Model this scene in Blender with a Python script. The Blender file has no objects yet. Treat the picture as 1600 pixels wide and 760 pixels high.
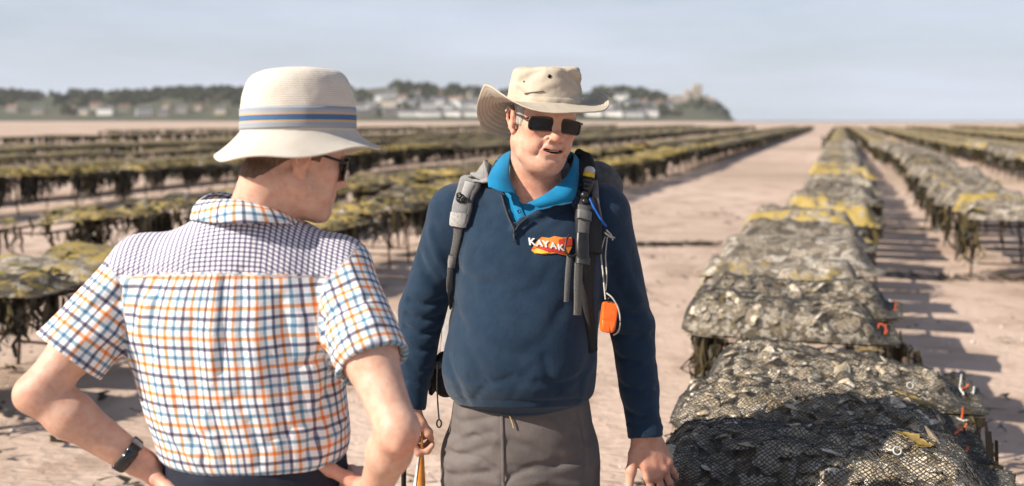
import bpy, math, random
import numpy as np
from mathutils import Vector
random.seed(7); RNG = np.random.default_rng(7)
R = math.radians
SC = bpy.context.scene; COL = SC.collection
# ------------------------------------------------------------------ camera, sky, sun, exposure
CAMZ, FPX = 1.68, 1556.0            # camera height (m) and focal length in pixels of a 1600 px wide frame
cam_d = bpy.data.cameras.new('camera'); cam = bpy.data.objects.new('camera', cam_d); COL.objects.link(cam)
cam.location = (0, 0, CAMZ); cam.rotation_euler = (R(90), 0, 0)
cam_d.lens = 35.01; cam_d.sensor_width = 36; cam_d.shift_y = -192/1600
cam_d.clip_start = .05; cam_d.clip_end = 60000
cam_d.dof.use_dof = True; cam_d.dof.focus_distance = 2.52; cam_d.dof.aperture_fstop = 2.3
SC.camera = cam
SUN_EL, SUN_DIR = 34.5, (-.91, -.415)     # direction towards the sun, seen from above
sun_d = bpy.data.lights.new('sun', 'SUN'); sun_d.energy = 5.0; sun_d.angle = R(.5); sun_d.color = (1, .93, .82)
sun = bpy.data.objects.new('sun', sun_d); COL.objects.link(sun); sun.location = (-30, -20, 40)
_c = math.cos(R(SUN_EL)); SUNV = Vector((SUN_DIR[0]*_c, SUN_DIR[1]*_c, math.sin(R(SUN_EL)))).normalized()
sun.rotation_euler = SUNV.to_track_quat('Z', 'Y').to_euler()
W = bpy.data.worlds.new('World'); SC.world = W; W.use_nodes = True
nt = W.node_tree; nt.nodes.clear()
sky = nt.nodes.new('ShaderNodeTexSky'); sky.sky_type = 'NISHITA'; sky.sun_disc = False
sky.sun_elevation = R(SUN_EL); sky.sun_rotation = math.atan2(SUNV.x, SUNV.y)
sky.air_density = 1.0; sky.dust_density = 1.6; sky.ozone_density = 2.0
tc = nt.nodes.new('ShaderNodeTexCoord'); mp = nt.nodes.new('ShaderNodeMapping'); mp.inputs['Scale'].default_value = (2.0, 2.0, 12)
nz = nt.nodes.new('ShaderNodeTexNoise'); nz.inputs['Scale'].default_value = 1.6; nz.inputs['Detail'].default_value = 7; nz.inputs['Roughness'].default_value = .55
rp = nt.nodes.new('ShaderNodeValToRGB'); rp.color_ramp.elements[0].position = .36; rp.color_ramp.elements[1].position = .66; rp.color_ramp.elements[0].color = (.66, .66, .66, 1)
ml = nt.nodes.new('ShaderNodeMath'); ml.operation = 'MULTIPLY'; ml.inputs[1].default_value = .92
mx = nt.nodes.new('ShaderNodeMix'); mx.data_type = 'RGBA'; mx.inputs[7].default_value = (6.7, 7.3, 8.6, 1)
bg = nt.nodes.new('ShaderNodeBackground'); bg.inputs[1].default_value = .068; out = nt.nodes.new('ShaderNodeOutputWorld')
nt.links.new(tc.outputs['Generated'], mp.inputs[0]); nt.links.new(mp.outputs[0], nz.inputs['Vector'])
nt.links.new(nz.outputs['Fac'], rp.inputs[0]); nt.links.new(rp.outputs[0], ml.inputs[0])
sz_ = nt.nodes.new('ShaderNodeSeparateXYZ'); el_ = nt.nodes.new('ShaderNodeMapRange'); el_.inputs[1].default_value = .08; el_.inputs[2].default_value = .6; el_.inputs[3].default_value = 1; el_.inputs[4].default_value = .18
m2_ = nt.nodes.new('ShaderNodeMath'); m2_.operation = 'MULTIPLY'; nt.links.new(tc.outputs['Generated'], sz_.inputs[0]); nt.links.new(sz_.outputs[2], el_.inputs[0]); nt.links.new(el_.outputs[0], m2_.inputs[1]); nt.links.new(ml.outputs[0], m2_.inputs[0])
nt.links.new(m2_.outputs[0], mx.inputs[0]); nt.links.new(sky.outputs[0], mx.inputs[6])
nt.links.new(mx.outputs[2], bg.inputs[0]); nt.links.new(bg.outputs[0], out.inputs[0])
SC.view_settings.view_transform = 'Standard'; SC.view_settings.look = 'None'
SC.view_settings.exposure = .60; SC.view_settings.gamma = 1
SC.cycles.use_denoising = True
SC.cycles.max_bounces = 6; SC.cycles.volume_bounces = 2; SC.cycles.transparent_max_bounces = 12

# ------------------------------------------------------------------ small helpers
def P(px, py, Y):
    "the place at distance Y that the photograph shows at pixel (px, py)"
    return np.array([(px-800)/FPX*Y, Y, CAMZ-(py-188)/FPX*Y])
def tag(o, label=None, cat=None, group=None, kind=None):
    if label: o['label'] = label
    if cat: o['category'] = cat
    if group: o['group'] = group
    if kind: o['kind'] = kind
    return o
def empty(name, loc, label, cat, group=None):
    o = bpy.data.objects.new(name, None); COL.objects.link(o); o.location = loc; o.empty_display_size = .1
    return tag(o, label, cat, group)
def set_mesh(me, V, F):
    V = np.asarray(V, dtype=np.float32)
    if isinstance(F, np.ndarray):
        n, k = F.shape
        me.vertices.add(len(V)); me.vertices.foreach_set('co', V.ravel())
        me.loops.add(n*k); me.loops.foreach_set('vertex_index', F.astype(np.int32).ravel())
        me.polygons.add(n); me.polygons.foreach_set('loop_start', np.arange(0, n*k, k, dtype=np.int32))
        me.polygons.foreach_set('loop_total', np.full(n, k, dtype=np.int32))
    else:
        me.from_pydata(V.tolist(), [], [list(map(int, f)) for f in F])
    me.update(calc_edges=True); me.validate()
def mesh_obj(name, V, F, mat=None, parent=None, smooth=True, base=None, mesh_only=False):
    V = np.asarray(V, dtype=np.float64).reshape(-1, 3)
    if base is not None: V = V-np.asarray(base)
    me = bpy.data.meshes.new(name); set_mesh(me, V, F)
    if smooth: me.polygons.foreach_set('use_smooth', np.ones(len(me.polygons), dtype=bool))
    if mat: me.materials.append(mat)
    if mesh_only: return me
    o = bpy.data.objects.new(name, me); COL.objects.link(o)
    if parent: o.parent = parent
    return o
def attr(o, name, arr):
    me = o.data if hasattr(o, 'data') else o
    arr = np.asarray(arr, dtype=np.float32)
    if arr.ndim == 1:
        a = me.attributes.new(name, 'FLOAT', 'POINT'); a.data.foreach_set('value', arr)
    else:
        a = me.attributes.new(name, 'FLOAT_VECTOR', 'POINT'); a.data.foreach_set('vector', arr.ravel())
class Geo:
    "collects vertices and faces of several shapes into one mesh"
    def __init__(s): s.V = []; s.F = []; s.n = 0
    def add(s, V, F):
        V = np.asarray(V, dtype=float).reshape(-1, 3); s.V.append(V)
        s.F += [[int(i)+s.n for i in f] for f in F]; s.n += len(V); return s
    def obj(s, name, mat, parent=None, smooth=True, base=None): return mesh_obj(name, np.vstack(s.V), s.F, mat, parent, smooth, base)
def grid_faces(nu, nv, closed_u=False, closed_v=False):
    a, b = np.meshgrid(np.arange(nu if closed_u else nu-1), np.arange(nv if closed_v else nv-1), indexing='ij')
    a = a.ravel(); b = b.ravel(); a2 = (a+1) % nu; b2 = (b+1) % nv
    return np.stack([a*nv+b, a2*nv+b, a2*nv+b2, a*nv+b2], 1)
def spline(pts, n):
    "Catmull-Rom through the points, n samples"
    pts = np.asarray(pts, dtype=float)
    if pts.ndim == 1: pts = pts[:, None]
    m = len(pts); t = np.linspace(0, m-1, n); i = np.clip(t.astype(int), 0, m-2); f = (t-i)[:, None]
    g = lambda j: pts[np.clip(j, 0, m-1)]
    p0, p1, p2, p3 = g(i-1), g(i), g(i+1), g(i+2)
    return .5*(2*p1+(p2-p0)*f+(2*p0-5*p1+4*p2-p3)*f*f+(3*p1-p0-3*p2+p3)*f**3)
def nrm(v): v = np.asarray(v, dtype=float); return v/(np.linalg.norm(v, axis=-1, keepdims=True)+1e-12)
def tube(path, rad, n=8, up=(0, 0, 1), flat=1.0, cap=True):
    path = np.asarray(path, dtype=float); m = len(path); rad = np.broadcast_to(np.asarray(rad, dtype=float), (m,))
    T = nrm(np.gradient(path, axis=0)); S = np.cross(T, np.asarray(up, dtype=float)); bad = np.linalg.norm(S, axis=1) < 1e-3
    S[bad] = np.cross(T[bad], (1., 0, 0)); S = nrm(S); U = np.cross(S, T)
    a = np.linspace(0, 2*math.pi, n, endpoint=False)
    V = path[:, None]+rad[:, None, None]*(np.cos(a)[None, :, None]*S[:, None]+flat*np.sin(a)[None, :, None]*U[:, None])
    F = grid_faces(m, n, closed_v=True).tolist()
    if cap: F += [list(range(n))[::-1], [(m-1)*n+i for i in range(n)]]
    return V.reshape(-1, 3), F
def ribbon(path, N, width, thick):
    "a strap: closed flat band along the path, N = outward normals"
    path = np.asarray(path); m = len(path); T = nrm(np.gradient(path, axis=0)); S = nrm(np.cross(T, N)); N = nrm(np.cross(S, T))
    w = np.broadcast_to(np.asarray(width, dtype=float), (m,))[:, None]/2; th = np.broadcast_to(np.asarray(thick, dtype=float), (m,))[:, None]
    e = np.minimum(th*.45, w*.4)
    prof = [(-1, 0, 0), (-1, 1, .0), (-1, 1, 1), (1, 1, 1), (1, 1, 0), (1, 0, 0)]
    ring = [path-S*w, path-S*w+N*(th-e), path-S*(w-e)+N*th, path+S*(w-e)+N*th, path+S*w+N*(th-e), path+S*w]
    V = np.stack(ring, 1).reshape(-1, 3); F = grid_faces(m, 6, closed_v=True).tolist()
    F += [list(range(6))[::-1], [(m-1)*6+i for i in range(6)]]
    return V, F
def box(c, size, rot=None, bev=.0):
    "box with chamfered edges"
    s = np.asarray(size, dtype=float)/2; b = min(bev, *(s*.95)) if bev else 0
    if not b:
        V = np.array([[x, y, z] for x in (-1, 1) for y in (-1, 1) for z in (-1, 1)])*s
        F = [[0, 1, 3, 2], [4, 6, 7, 5], [0, 4, 5, 1], [2, 3, 7, 6], [0, 2, 6, 4], [1, 5, 7, 3]]
    else:
        V = []; idx = {}
        for x in (-1, 1):
            for y in (-1, 1):
                for z in (-1, 1):
                    for ax in range(3):
                        v = np.array([x, y, z])*s; 
                        for k in range(3):
                            if k != ax: v[k] -= b*(x, y, z)[k]
                        idx[(x, y, z, ax)] = len(V); V.append(v)
        V = np.array(V); F = []
        for ax in range(3):
            o = [k for k in range(3) if k != ax]
            for sg in (-1, 1):
                q = []
                for (p, r) in ((-1, -1), (1, -1), (1, 1), (-1, 1)):
                    c3 = [0, 0, 0]; c3[ax] = sg; c3[o[0]] = p; c3[o[1]] = r; q.append(idx[(*c3, ax)])
                F.append(q)
            for p in (-1, 1):
                for r in (-1, 1):
                    q = []
                    for (e, k) in ((-1, o[0]), (-1, o[1]), (1, o[1]), (1, o[0])):
                        c3 = [0, 0, 0]; c3[ax] = e; c3[o[0]] = p; c3[o[1]] = r; q.append(idx[(*c3, k)])
                    F.append(q)
        for x in (-1, 1):
            for y in (-1, 1):
                for z in (-1, 1): F.append([idx[(x, y, z, k)] for k in range(3)])
        Vc = V; F2 = []
        for f in F:
            a, b_, c_ = Vc[f[0]], Vc[f[1]], Vc[f[2]]; n = np.cross(b_-a, c_-b_)
            F2.append(f if n.dot(np.mean(Vc[f], axis=0)) > 0 else f[::-1])
        F = F2
    if rot is not None: V = V@np.asarray(rot).T
    return V+np.asarray(c), F
def rotz(a): c, s = math.cos(a), math.sin(a); return np.array([[c, -s, 0], [s, c, 0], [0, 0, 1.]])
def rotx(a): c, s = math.cos(a), math.sin(a); return np.array([[1., 0, 0], [0, c, -s], [0, s, c]])
def roty(a): c, s = math.cos(a), math.sin(a); return np.array([[c, 0, s], [0, 1., 0], [-s, 0, c]])
def vnoise(p, seed=0):
    "smooth value noise in 3D, -1..1"
    p = np.asarray(p, dtype=float); i = np.floor(p).astype(np.int64); f = p-i; f = f*f*(3-2*f); r = 0
    for dx in (0, 1):
        for dy in (0, 1):
            for dz in (0, 1):
                h = (i[..., 0]+dx)*374761393+(i[..., 1]+dy)*668265263+(i[..., 2]+dz)*2147483647+seed*974711
                h = (h ^ (h >> 13))*1274126177; h = (h ^ (h >> 16)) & 0xffff
                w = (f[..., 0] if dx else 1-f[..., 0])*(f[..., 1] if dy else 1-f[..., 1])*(f[..., 2] if dz else 1-f[..., 2])
                r = r+w*(h/32767.5-1)
    return r
def fbm(p, seed=0, o=4):
    r = 0; a = .5
    for k in range(o): r = r+a*vnoise(np.asarray(p)*2**k, seed+k); a *= .5
    return r

# ------------------------------------------------------------------ materials
class MB:
    "node builder"
    def __init__(s, name):
        s.m = bpy.data.materials.new(name); s.m.use_nodes = True; s.t = s.m.node_tree; s.t.nodes.clear()
        s.o = s.t.nodes.new('ShaderNodeOutputMaterial'); s.b = s.t.nodes.new('ShaderNodeBsdfPrincipled')
        s.t.links.new(s.b.outputs[0], s.o.inputs[0]); s._c = None
    def n(s, kind, **kw):
        nd = s.t.nodes.new('ShaderNode'+kind)
        for k, v in kw.items(): setattr(nd, k, v)
        return nd
    def put(s, sock, v):
        if v is None: return
        if hasattr(v, 'links'): s.t.links.new(v, sock)
        elif isinstance(v, (tuple, list)) and len(v) == 3 and sock.type == 'RGBA': sock.default_value = (*v, 1)
        else: sock.default_value = v
    def co(s, kind='Object'):
        if s._c is None: s._c = s.n('TexCoord')
        return s._c.outputs[kind]
    def at(s, name, out='Fac'): return s.n('Attribute', attribute_name=name).outputs[out]
    def noise(s, scale, detail=4, rough=.55, vec=None, stretch=None, dist=0.):
        v = vec if vec is not None else s.co()
        if stretch:
            mp = s.n('Mapping'); s.put(mp.inputs[0], v); mp.inputs['Scale'].default_value = stretch; v = mp.outputs[0]
        t = s.n('TexNoise'); s.put(t.inputs['Vector'], v); t.inputs['Scale'].default_value = scale
        t.inputs['Detail'].default_value = detail; t.inputs['Roughness'].default_value = rough; t.inputs['Distortion'].default_value = dist
        return t.outputs['Fac']
    def voro(s, scale, feature='F1', out='Distance', vec=None, rand=1.):
        t = s.n('TexVoronoi', feature=feature); s.put(t.inputs['Vector'], vec if vec is not None else s.co()); t.inputs['Scale'].default_value = scale
        if 'Randomness' in t.inputs: t.inputs['Randomness'].default_value = rand
        return t.outputs[out]
    def math(s, op, a, b=None, c=None):
        m = s.n('Math', operation=op); s.put(m.inputs[0], a); s.put(m.inputs[1], b); s.put(m.inputs[2], c); return m.outputs[0]
    def step(s, v, lo, hi):
        r = s.n('MapRange', interpolation_type='SMOOTHSTEP'); s.put(r.inputs[0], v); r.inputs[1].default_value = lo; r.inputs[2].default_value = hi
        return r.outputs[0]
    def mix(s, f, a, b, mode='MIX'):
        m = s.n('Mix', data_type='RGBA', blend_type=mode); s.put(m.inputs[0], f); s.put(m.inputs[6], a); s.put(m.inputs[7], b); return m.outputs[2]
    def bump(s, h, dist, strength=1., prev=None):
        b = s.n('Bump'); s.put(b.inputs['Height'], h); b.inputs['Distance'].default_value = dist; b.inputs['Strength'].default_value = strength
        if prev is not None: s.put(b.inputs['Normal'], prev)
        return b.outputs[0]
    def done(s, color, rough=.8, normal=None, spec=.5, metal=0., sheen=0., sss=None, alpha=None, coat=0., trans=0., ior=None):
        b = s.b; s.put(b.inputs['Base Color'], color); s.put(b.inputs['Roughness'], rough); s.put(b.inputs['Normal'], normal)
        b.inputs['Specular IOR Level'].default_value = spec; b.inputs['Metallic'].default_value = metal
        b.inputs['Sheen Weight'].default_value = sheen; b.inputs['Sheen Roughness'].default_value = .4; b.inputs['Coat Weight'].default_value = coat
        b.inputs['Transmission Weight'].default_value = trans
        if ior: b.inputs['IOR'].default_value = ior
        if sss: b.inputs['Subsurface Weight'].default_value = sss; b.inputs['Subsurface Radius'].default_value = (1, .35, .2); b.inputs['Subsurface Scale'].default_value = .006
        if alpha is not None: s.put(b.inputs['Alpha'], alpha)
        return s.m
def simple(name, c1, c2=None, scale=40., rough=.7, bump=None, spec=.4, metal=0., sheen=0., coat=0.):
    "one colour worn by noise towards a second, with fine relief"
    m = MB(name); c2 = c2 or tuple(x*.7 for x in c1)
    col = m.mix(m.step(m.noise(scale, 5), .38, .66), c1, c2)
    nb = m.bump(m.noise(bump[0], 4), bump[1]) if bump else None
    return m.done(col, rough, nb, spec, metal, sheen, coat=coat)

# ------------------------------------------------------------------ implicit surfaces
def cone(a, b, ra, rb, flat=False):
    a = np.asarray(a, dtype=float); b = np.asarray(b, dtype=float); ba = b-a; L2 = ba.dot(ba); L = math.sqrt(L2)
    def f(p):
        q = p-a; t = (q@ba)/L2; tc = np.clip(t, 0, 1)
        d = np.sqrt(((q-tc[..., None]*ba)**2).sum(-1))-(ra+(rb-ra)*tc)
        if flat:
            tl = np.maximum(t, 0); dl = np.sqrt(((q-np.clip(t, 0, 9)[..., None]*ba)**2).sum(-1))-(ra+(rb-ra)*np.clip(t, 0, 1.3))
            d = np.maximum(dl, (t-1)*L)
        return d
    return f
def ell(c, r, rot=None):
    c = np.asarray(c, dtype=float); r = np.asarray(r, dtype=float)
    def f(p):
        q = p-c
        if rot is not None: q = q@rot
        k0 = np.sqrt(((q/r)**2).sum(-1)); k1 = np.sqrt(((q/(r*r))**2).sum(-1))
        return k0*(k0-1)/(k1+1e-9)
    return f
def loft(sec, zt=None, zb=None, pw=2.0, tilt=None):
    "upright body of elliptical sections (z, cx, cy, rx, ry)"
    sec = np.asarray(sec, dtype=float); S = spline(sec, 160); zz = S[:, 0]; o = np.argsort(zz); S = S[o]; zz = zz[o]
    zt = zz[-1] if zt is None else zt; zb = zz[0] if zb is None else zb
    def f(p):
        z = p[..., 2]; cx, cy, rx, ry = (np.interp(z, zz, S[:, i]) for i in (1, 2, 3, 4))
        x = (p[..., 0]-cx)/rx; y = (p[..., 1]-cy)/ry
        k0 = (np.abs(x)**pw+np.abs(y)**pw)**(1/pw)+1e-9; k1 = np.sqrt((x/rx)**2+(y/ry)**2)/np.sqrt(x*x+y*y+1e-12)
        d = (k0-1)/k1
        dz = np.maximum(z-zt, zb-z)
        return np.where((d > 0) & (dz > 0), np.sqrt(np.maximum(d, 0)**2+np.maximum(dz, 0)**2), np.maximum(d, dz))
    return f
def plane(o, n):
    o = np.asarray(o, dtype=float); n = nrm(n)
    return lambda p: (p-o)@n
def both(f, g): return lambda p: np.maximum(f(p), g(p))
class SDF:
    def __init__(s): s.o = []
    def U(s, f, k=.01): s.o.append((0, f, k)); return s
    def S(s, f, k=.005): s.o.append((1, f, k)); return s
    def I(s, f, k=.005): s.o.append((2, f, k)); return s
    def fold(s, pts, amp, w):
        "raised (amp > 0) or sunken crease along a line of points"
        segs = [cone(pts[i], pts[i+1], 0, 0) for i in range(len(pts)-1)]
        def g(p):
            d = segs[0](p)
            for q in segs[1:]: d = np.minimum(d, q(p))
            return d
        s.o.append((3, g, (amp, w))); return s
    def disp(s, f): s.o.append((4, f, 0)); return s
    @staticmethod
    def comb(op, d, v, k):
        if op == 3: return d-k[0]*np.exp(-(v/k[1])**2)
        if op == 1: a, b, sg = -d, v, -1
        elif op == 2: a, b, sg = -d, -v, -1
        else: a, b, sg = d, v, 1
        if op == 0:
            h = np.clip(.5+.5*(b-a)/k, 0, 1); return b*(1-h)+a*h-k*h*(1-h)
        # smooth max(d, -v) or max(d, v)
        w = -v if op == 1 else v
        h = np.clip(.5-.5*(w-d)/k, 0, 1); return w*(1-h)+d*h+k*h*(1-h)
    def ev(s, p):
        p = np.asarray(p, dtype=float); d = np.full(p.shape[:-1], 9.)
        for op, f, k in s.o:
            d = d-f(p) if op == 4 else s.comb(op, d, f(p), k)
        return d
    def grad(s, p, e=.0015):
        g = [s.ev(p+np.eye(3)[i]*e)-s.ev(p-np.eye(3)[i]*e) for i in range(3)]
        return nrm(np.stack(g, -1))
    def project(s, px, py, lift=0., steps=70):
        "where the sight line through a pixel meets the surface -> points, normals"
        px = np.atleast_1d(np.asarray(px, dtype=float)); py = np.atleast_1d(np.asarray(py, dtype=float))
        D = nrm(np.stack([(px-800)/FPX, np.ones_like(px), -(py-188)/FPX], -1)); o = np.array([0, 0, CAMZ]); t = np.full(len(px), 1.2); dmin = np.full(len(px), 9.); tb = t.copy()
        for _ in range(steps):
            d = s.ev(o+D*t[:, None]); better = d < dmin; dmin = np.where(better, d, dmin); tb = np.where(better, t, tb); t = t+np.clip(d, -.05, .2)*.7
        p = o+D*tb[:, None]; n = s.grad(p)
        return p+n*lift, n
    def snap(s, p, lift=0., it=6):
        p = np.asarray(p, dtype=float)
        for _ in range(it): n = s.grad(p); p = p-n*s.ev(p)[..., None]*.9
        return p+s.grad(p)*lift
    def mesh(s, xs, ys, zs, B=8, relax=1, soft=.6):
        ax = [np.asarray(a, dtype=float) for a in (xs, ys, zs)]
        ax = [np.concatenate([a, a[-1]+(np.arange(1, (-len(a)) % B+1))*(a[-1]-a[-2])]) for a in ax]
        nb = [len(a)//B for a in ax]
        lo = [a[::B] for a in ax]; hi = [a[B-1::B] for a in ax]
        ctr = np.stack(np.meshgrid(*[(l+h)/2 for l, h in zip(lo, hi)], indexing='ij'), -1).reshape(-1, 3)
        rad = np.sqrt(sum(v**2 for v in np.meshgrid(*[(h-l)/2 for l, h in zip(lo, hi)], indexing='ij'))).reshape(-1)+.004
        d = np.full(len(ctr), 9.); vals = []
        for op, f, k in s.o:
            v = f(ctr); vals.append(v); d = d-np.clip(v, -.02, .02) if op == 4 else s.comb(op, d, v, k)
        act = np.nonzero(np.abs(d) < rad*1.7+.012)[0]
        bi = np.stack(np.unravel_index(act, nb), 1)
        ii = [ax[i][(bi[:, i, None]*B+np.arange(B))] for i in range(3)]
        pts = np.empty((len(act), B, B, B, 3), dtype=np.float64)
        pts[..., 0] = ii[0][:, :, None, None]; pts[..., 1] = ii[1][:, None, :, None]; pts[..., 2] = ii[2][:, None, None, :]
        D = np.full((len(act), B, B, B), 9.); ra = rad[act]
        for (op, f, k), v in zip(s.o, vals):
            va = v[act]
            if op == 4: sel = slice(None)
            elif op == 3: sel = np.nonzero(va < ra+3*k[1])[0]
            elif op == 2: sel = slice(None)
            else: sel = np.nonzero(va < 3.2*ra+k+.01)[0]
            if isinstance(sel, slice) or len(sel): D[sel] = D[sel]-f(pts[sel]) if op == 4 else s.comb(op, D[sel], f(pts[sel]), k)
        G = np.repeat(np.repeat(np.repeat(np.where(d < 0, -1., 1.).reshape(nb).astype(np.float32), B, 0), B, 1), B, 2)
        G6 = G.reshape(nb[0], B, nb[1], B, nb[2], B)
        G6[bi[:, 0], :, bi[:, 1], :, bi[:, 2], :] = D.astype(np.float32)
        G = G6.reshape(nb[0]*B, nb[1]*B, nb[2]*B); inn = G < 0
        n = [v-1 for v in G.shape]
        cnt = np.zeros(n, dtype=np.int8)
        cor = [(i, j, k) for i in (0, 1) for j in (0, 1) for k in (0, 1)]
        for (i, j, k) in cor: cnt += inn[i:i+n[0], j:j+n[1], k:k+n[2]]
        ci = np.stack(np.nonzero((cnt > 0) & (cnt < 8)), 1)
        cid = np.full(n, -1, dtype=np.int32); cid[ci[:, 0], ci[:, 1], ci[:, 2]] = np.arange(len(ci))
        cv = np.stack([G[ci[:, 0]+i, ci[:, 1]+j, ci[:, 2]+k] for (i, j, k) in cor], 1)
        acc = np.zeros((len(ci), 3)); num = np.zeros(len(ci))
        for a in range(8):
            for b in range(a+1, 8):
                if sum(x != y for x, y in zip(cor[a], cor[b])) != 1: continue
                m = (cv[:, a] < 0) != (cv[:, b] < 0)
                t = np.where(m, cv[:, a]/np.where(m, cv[:, a]-cv[:, b], 1), 0)
                acc += np.where(m[:, None], np.array(cor[a])+t[:, None]*(np.array(cor[b])-np.array(cor[a])), 0); num += m
        loc = acc/num[:, None]
        V = np.stack([ax[i][ci[:, i]]+loc[:, i]*(ax[i][ci[:, i]+1]-ax[i][ci[:, i]]) for i in range(3)], 1)
        Q = []
        for a in range(3):
            b, c = (a+1) % 3, (a+2) % 3
            s0 = [slice(None)]*3; s1 = [slice(None)]*3; s0[a] = slice(0, -1); s1[a] = slice(1, None)
            e = inn[tuple(s0)] != inn[tuple(s1)]; g = np.stack(np.nonzero(e), 1)
            g = g[(g[:, b] > 0) & (g[:, c] > 0) & (g[:, b] < n[b]) & (g[:, c] < n[c])]
            flip = inn[tuple(s0)][g[:, 0], g[:, 1], g[:, 2]]
            def cell(db, dc):
                h = g.copy(); h[:, b] -= db; h[:, c] -= dc; return cid[h[:, 0], h[:, 1], h[:, 2]]
            q = np.stack([cell(1, 1), cell(0, 1), cell(0, 0), cell(1, 0)], 1)
            q[~flip] = q[~flip][:, ::-1]; Q.append(q)
        Q = np.vstack(Q); Q = Q[(Q >= 0).all(1)]
        for _ in range(relax):                       # light Laplacian relaxation evens the quads
            A = np.zeros_like(V); N = np.zeros(len(V))
            for i in range(4):
                np.add.at(A, Q[:, i], V[Q[:, (i+1) % 4]]+V[Q[:, (i-1) % 4]]); np.add.at(N, Q[:, i], 2)
            V = V*(1-soft)+soft*A/np.maximum(N, 1)[:, None]
        return V, Q
def axis(*segs):
    "coordinates: (start, stop, step) runs joined"
    return np.unique(np.round(np.concatenate([np.arange(a, b, st) for a, b, st in segs]), 6))
# ------------------------------------------------------------------ people: shared anatomy
class Fr:
    "a local frame: x to the person's left, y forward, z up"
    def __init__(s, o, f, u, sc=1.0):
        s.o = np.asarray(o, dtype=float); f = nrm(f); u = np.asarray(u, dtype=float); x = nrm(np.cross(u, f)); u = np.cross(f, x); s.R = np.stack([x, f, u], 1); s.s = sc
    def pt(s, x, y, z): return s.o+s.s*(s.R@np.array([x, y, z], dtype=float))
    def pts(s, A): return s.o+s.s*(np.asarray(A, dtype=float)@s.R.T)
    def loc(s, p): return ((np.asarray(p)-s.o)@s.R)/s.s
    def vec(s, x, y, z): return s.R@np.array([x, y, z], dtype=float)
    def E(s, c, r, rot=None): return ell(s.pt(*c), np.asarray(r)*s.s, s.R if rot is None else s.R@rot)
    def C(s, a, b, ra, rb): return cone(s.pt(*a), s.pt(*b), ra*s.s, rb*s.s)
def head(S, F, smile=0., old=0.):
    S.U(F.E((0, -.012, .032), (.077, .098, .086)), .01); S.U(F.E((0, .028, .028), (.066, .062, .064)), .03)
    S.U(F.E((0, .032, -.032), (.0615, .058, .072)), .03)
    S.U(F.E((0, .03, -.072), (.053, .055, .044)), .03)
    for m in (-1, 1):
        S.U(F.C((m*.054, .002, -.062), (m*.016, .07, -.102), .021, .017), .025)
        S.U(F.E((m*.046, .056, -.022), (.023, .024, .018)), .020)
        S.U(F.E((m*.039, .058, -.056), (.020, .020, .024)), .022)
    S.U(F.E((0, .082, -.103), (.025, .018, .018)), .016)
    if old: S.U(F.E((0, .035, -.117), (.040, .042, .020)), .03)
    S.U(F.E((0, .074, -.068), (.031, .026, .026)), .02)
    for m in (-1, 1): S.U(F.C((0, .083, .016), (m*.043, .066, .016), .0115, .009), .014)
    for m in (-1, 1):
        S.S(F.E((m*.032, .094, -.001), (.019, .014, .0125)), .012)
        S.U(F.E((m*.031, .068, -.001), (.0135, .0125, .0125)), .003)
        S.U(F.C((m*.018, .079, .004), (m*.044, .071, .003), .0035, .003), .004)
        S.U(F.C((m*.019, .078, -.010), (m*.043, .071, -.010), .0035, .003), .006)
    S.U(F.C((0, .084, .006), (0, .103, -.026), .0085, .0095), .012)
    S.U(F.E((0, .107, -.035), (.0125+.0025*old, .0135, .0120+.001*old)), .010)
    for m in (-1, 1):
        S.U(F.E((m*(.0150+.0025*old), .095, -.041), (.0090, .0125, .0095)), .006)
        S.S(F.E((m*.007, .104, -.0495), (.004, .0065, .005)), .003)
    # mouth: lips follow the curve of the teeth, corners raised by the smile
    z0 = -.071
    wm = .026+.005*smile; arc = lambda x: (.0965-.021*(x/.031)**2, z0+(.0075*smile)*(x/.031)**2)
    xs = np.linspace(-wm, wm, 7)
    for m in (-1, 1):
        S.S(F.C((m*.019, .100, -.040), (m*.034, .086, -.062), .0026, .0030), .008); S.S(F.C((m*.034, .086, -.062), (m*.037, .078, -.084), .0030, .0022), .008)
        if old:
            S.U(F.E((m*.040, .071, -.060), (.012, .014, .017)), .012); S.S(F.C((m*.026, .080, -.088), (m*.031, .070, -.104), .0022, .0018), .008)
            S.U(F.C((m*.030, .058, -.106), (m*.052, .028, -.092), .011, .012), .018)
            for dz_, dy_ in ((0, 0), (-.007, -.003), (.006, .001)): S.S(F.C((m*.0545, .052+dy_, -.010+dz_), (m*.067, .032+dy_, -.014+dz_*1.8), .0010, .0008), .004)
            S.S(F.C((m*.046, .074, -.046), (m*.050, .060, -.070), .0010, .0008), .005)
            S.S(F.C((m*.020, .0835, -.017), (m*.040, .075, -.021), .0016, .0014), .006)
    for i in range(6):
        e = lambda x, dy, dz: (x, arc(x)[0]+dy, arc(x)[1]+dz); op = .0022*smile; x0, x1 = xs[i], xs[i+1]; t0, t1 = 1-(x0/wm)**2, 1-(x1/wm)**2
        S.U(F.C(e(x0, -.003, .0042+op*t0), e(x1, -.003, .0042+op*t1), .0030+.0010*t0, .0030+.0010*t1), .005)
        S.U(F.C(e(x0, -.004, -.0052-op*t0*1.5), e(x1, -.004, -.0052-op*t1*1.5), .0034+.0018*t0, .0034+.0018*t1), .005)
    if smile:
        for m in (-1, 1): S.S(F.E((m*.010, .086, z0+.0004), (.0175, .016, .0052), roty(m*-.16)@rotz(m*.42)), .002)
        S.S(F.E((0, .088, z0-.0006), (.016, .016, .0056)), .002)
        S.U(F.E((0, .0660, z0+.0006), (.0255, .0272, .0030)), .0008)
    else:
        for i in range(6): S.S(F.C((xs[i]*.96, arc(xs[i])[0]+.001, arc(xs[i])[1]-.0006), (xs[i+1]*.96, arc(xs[i+1])[0]+.001, arc(xs[i+1])[1]-.0006), .0014, .0014), .0015)
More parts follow.
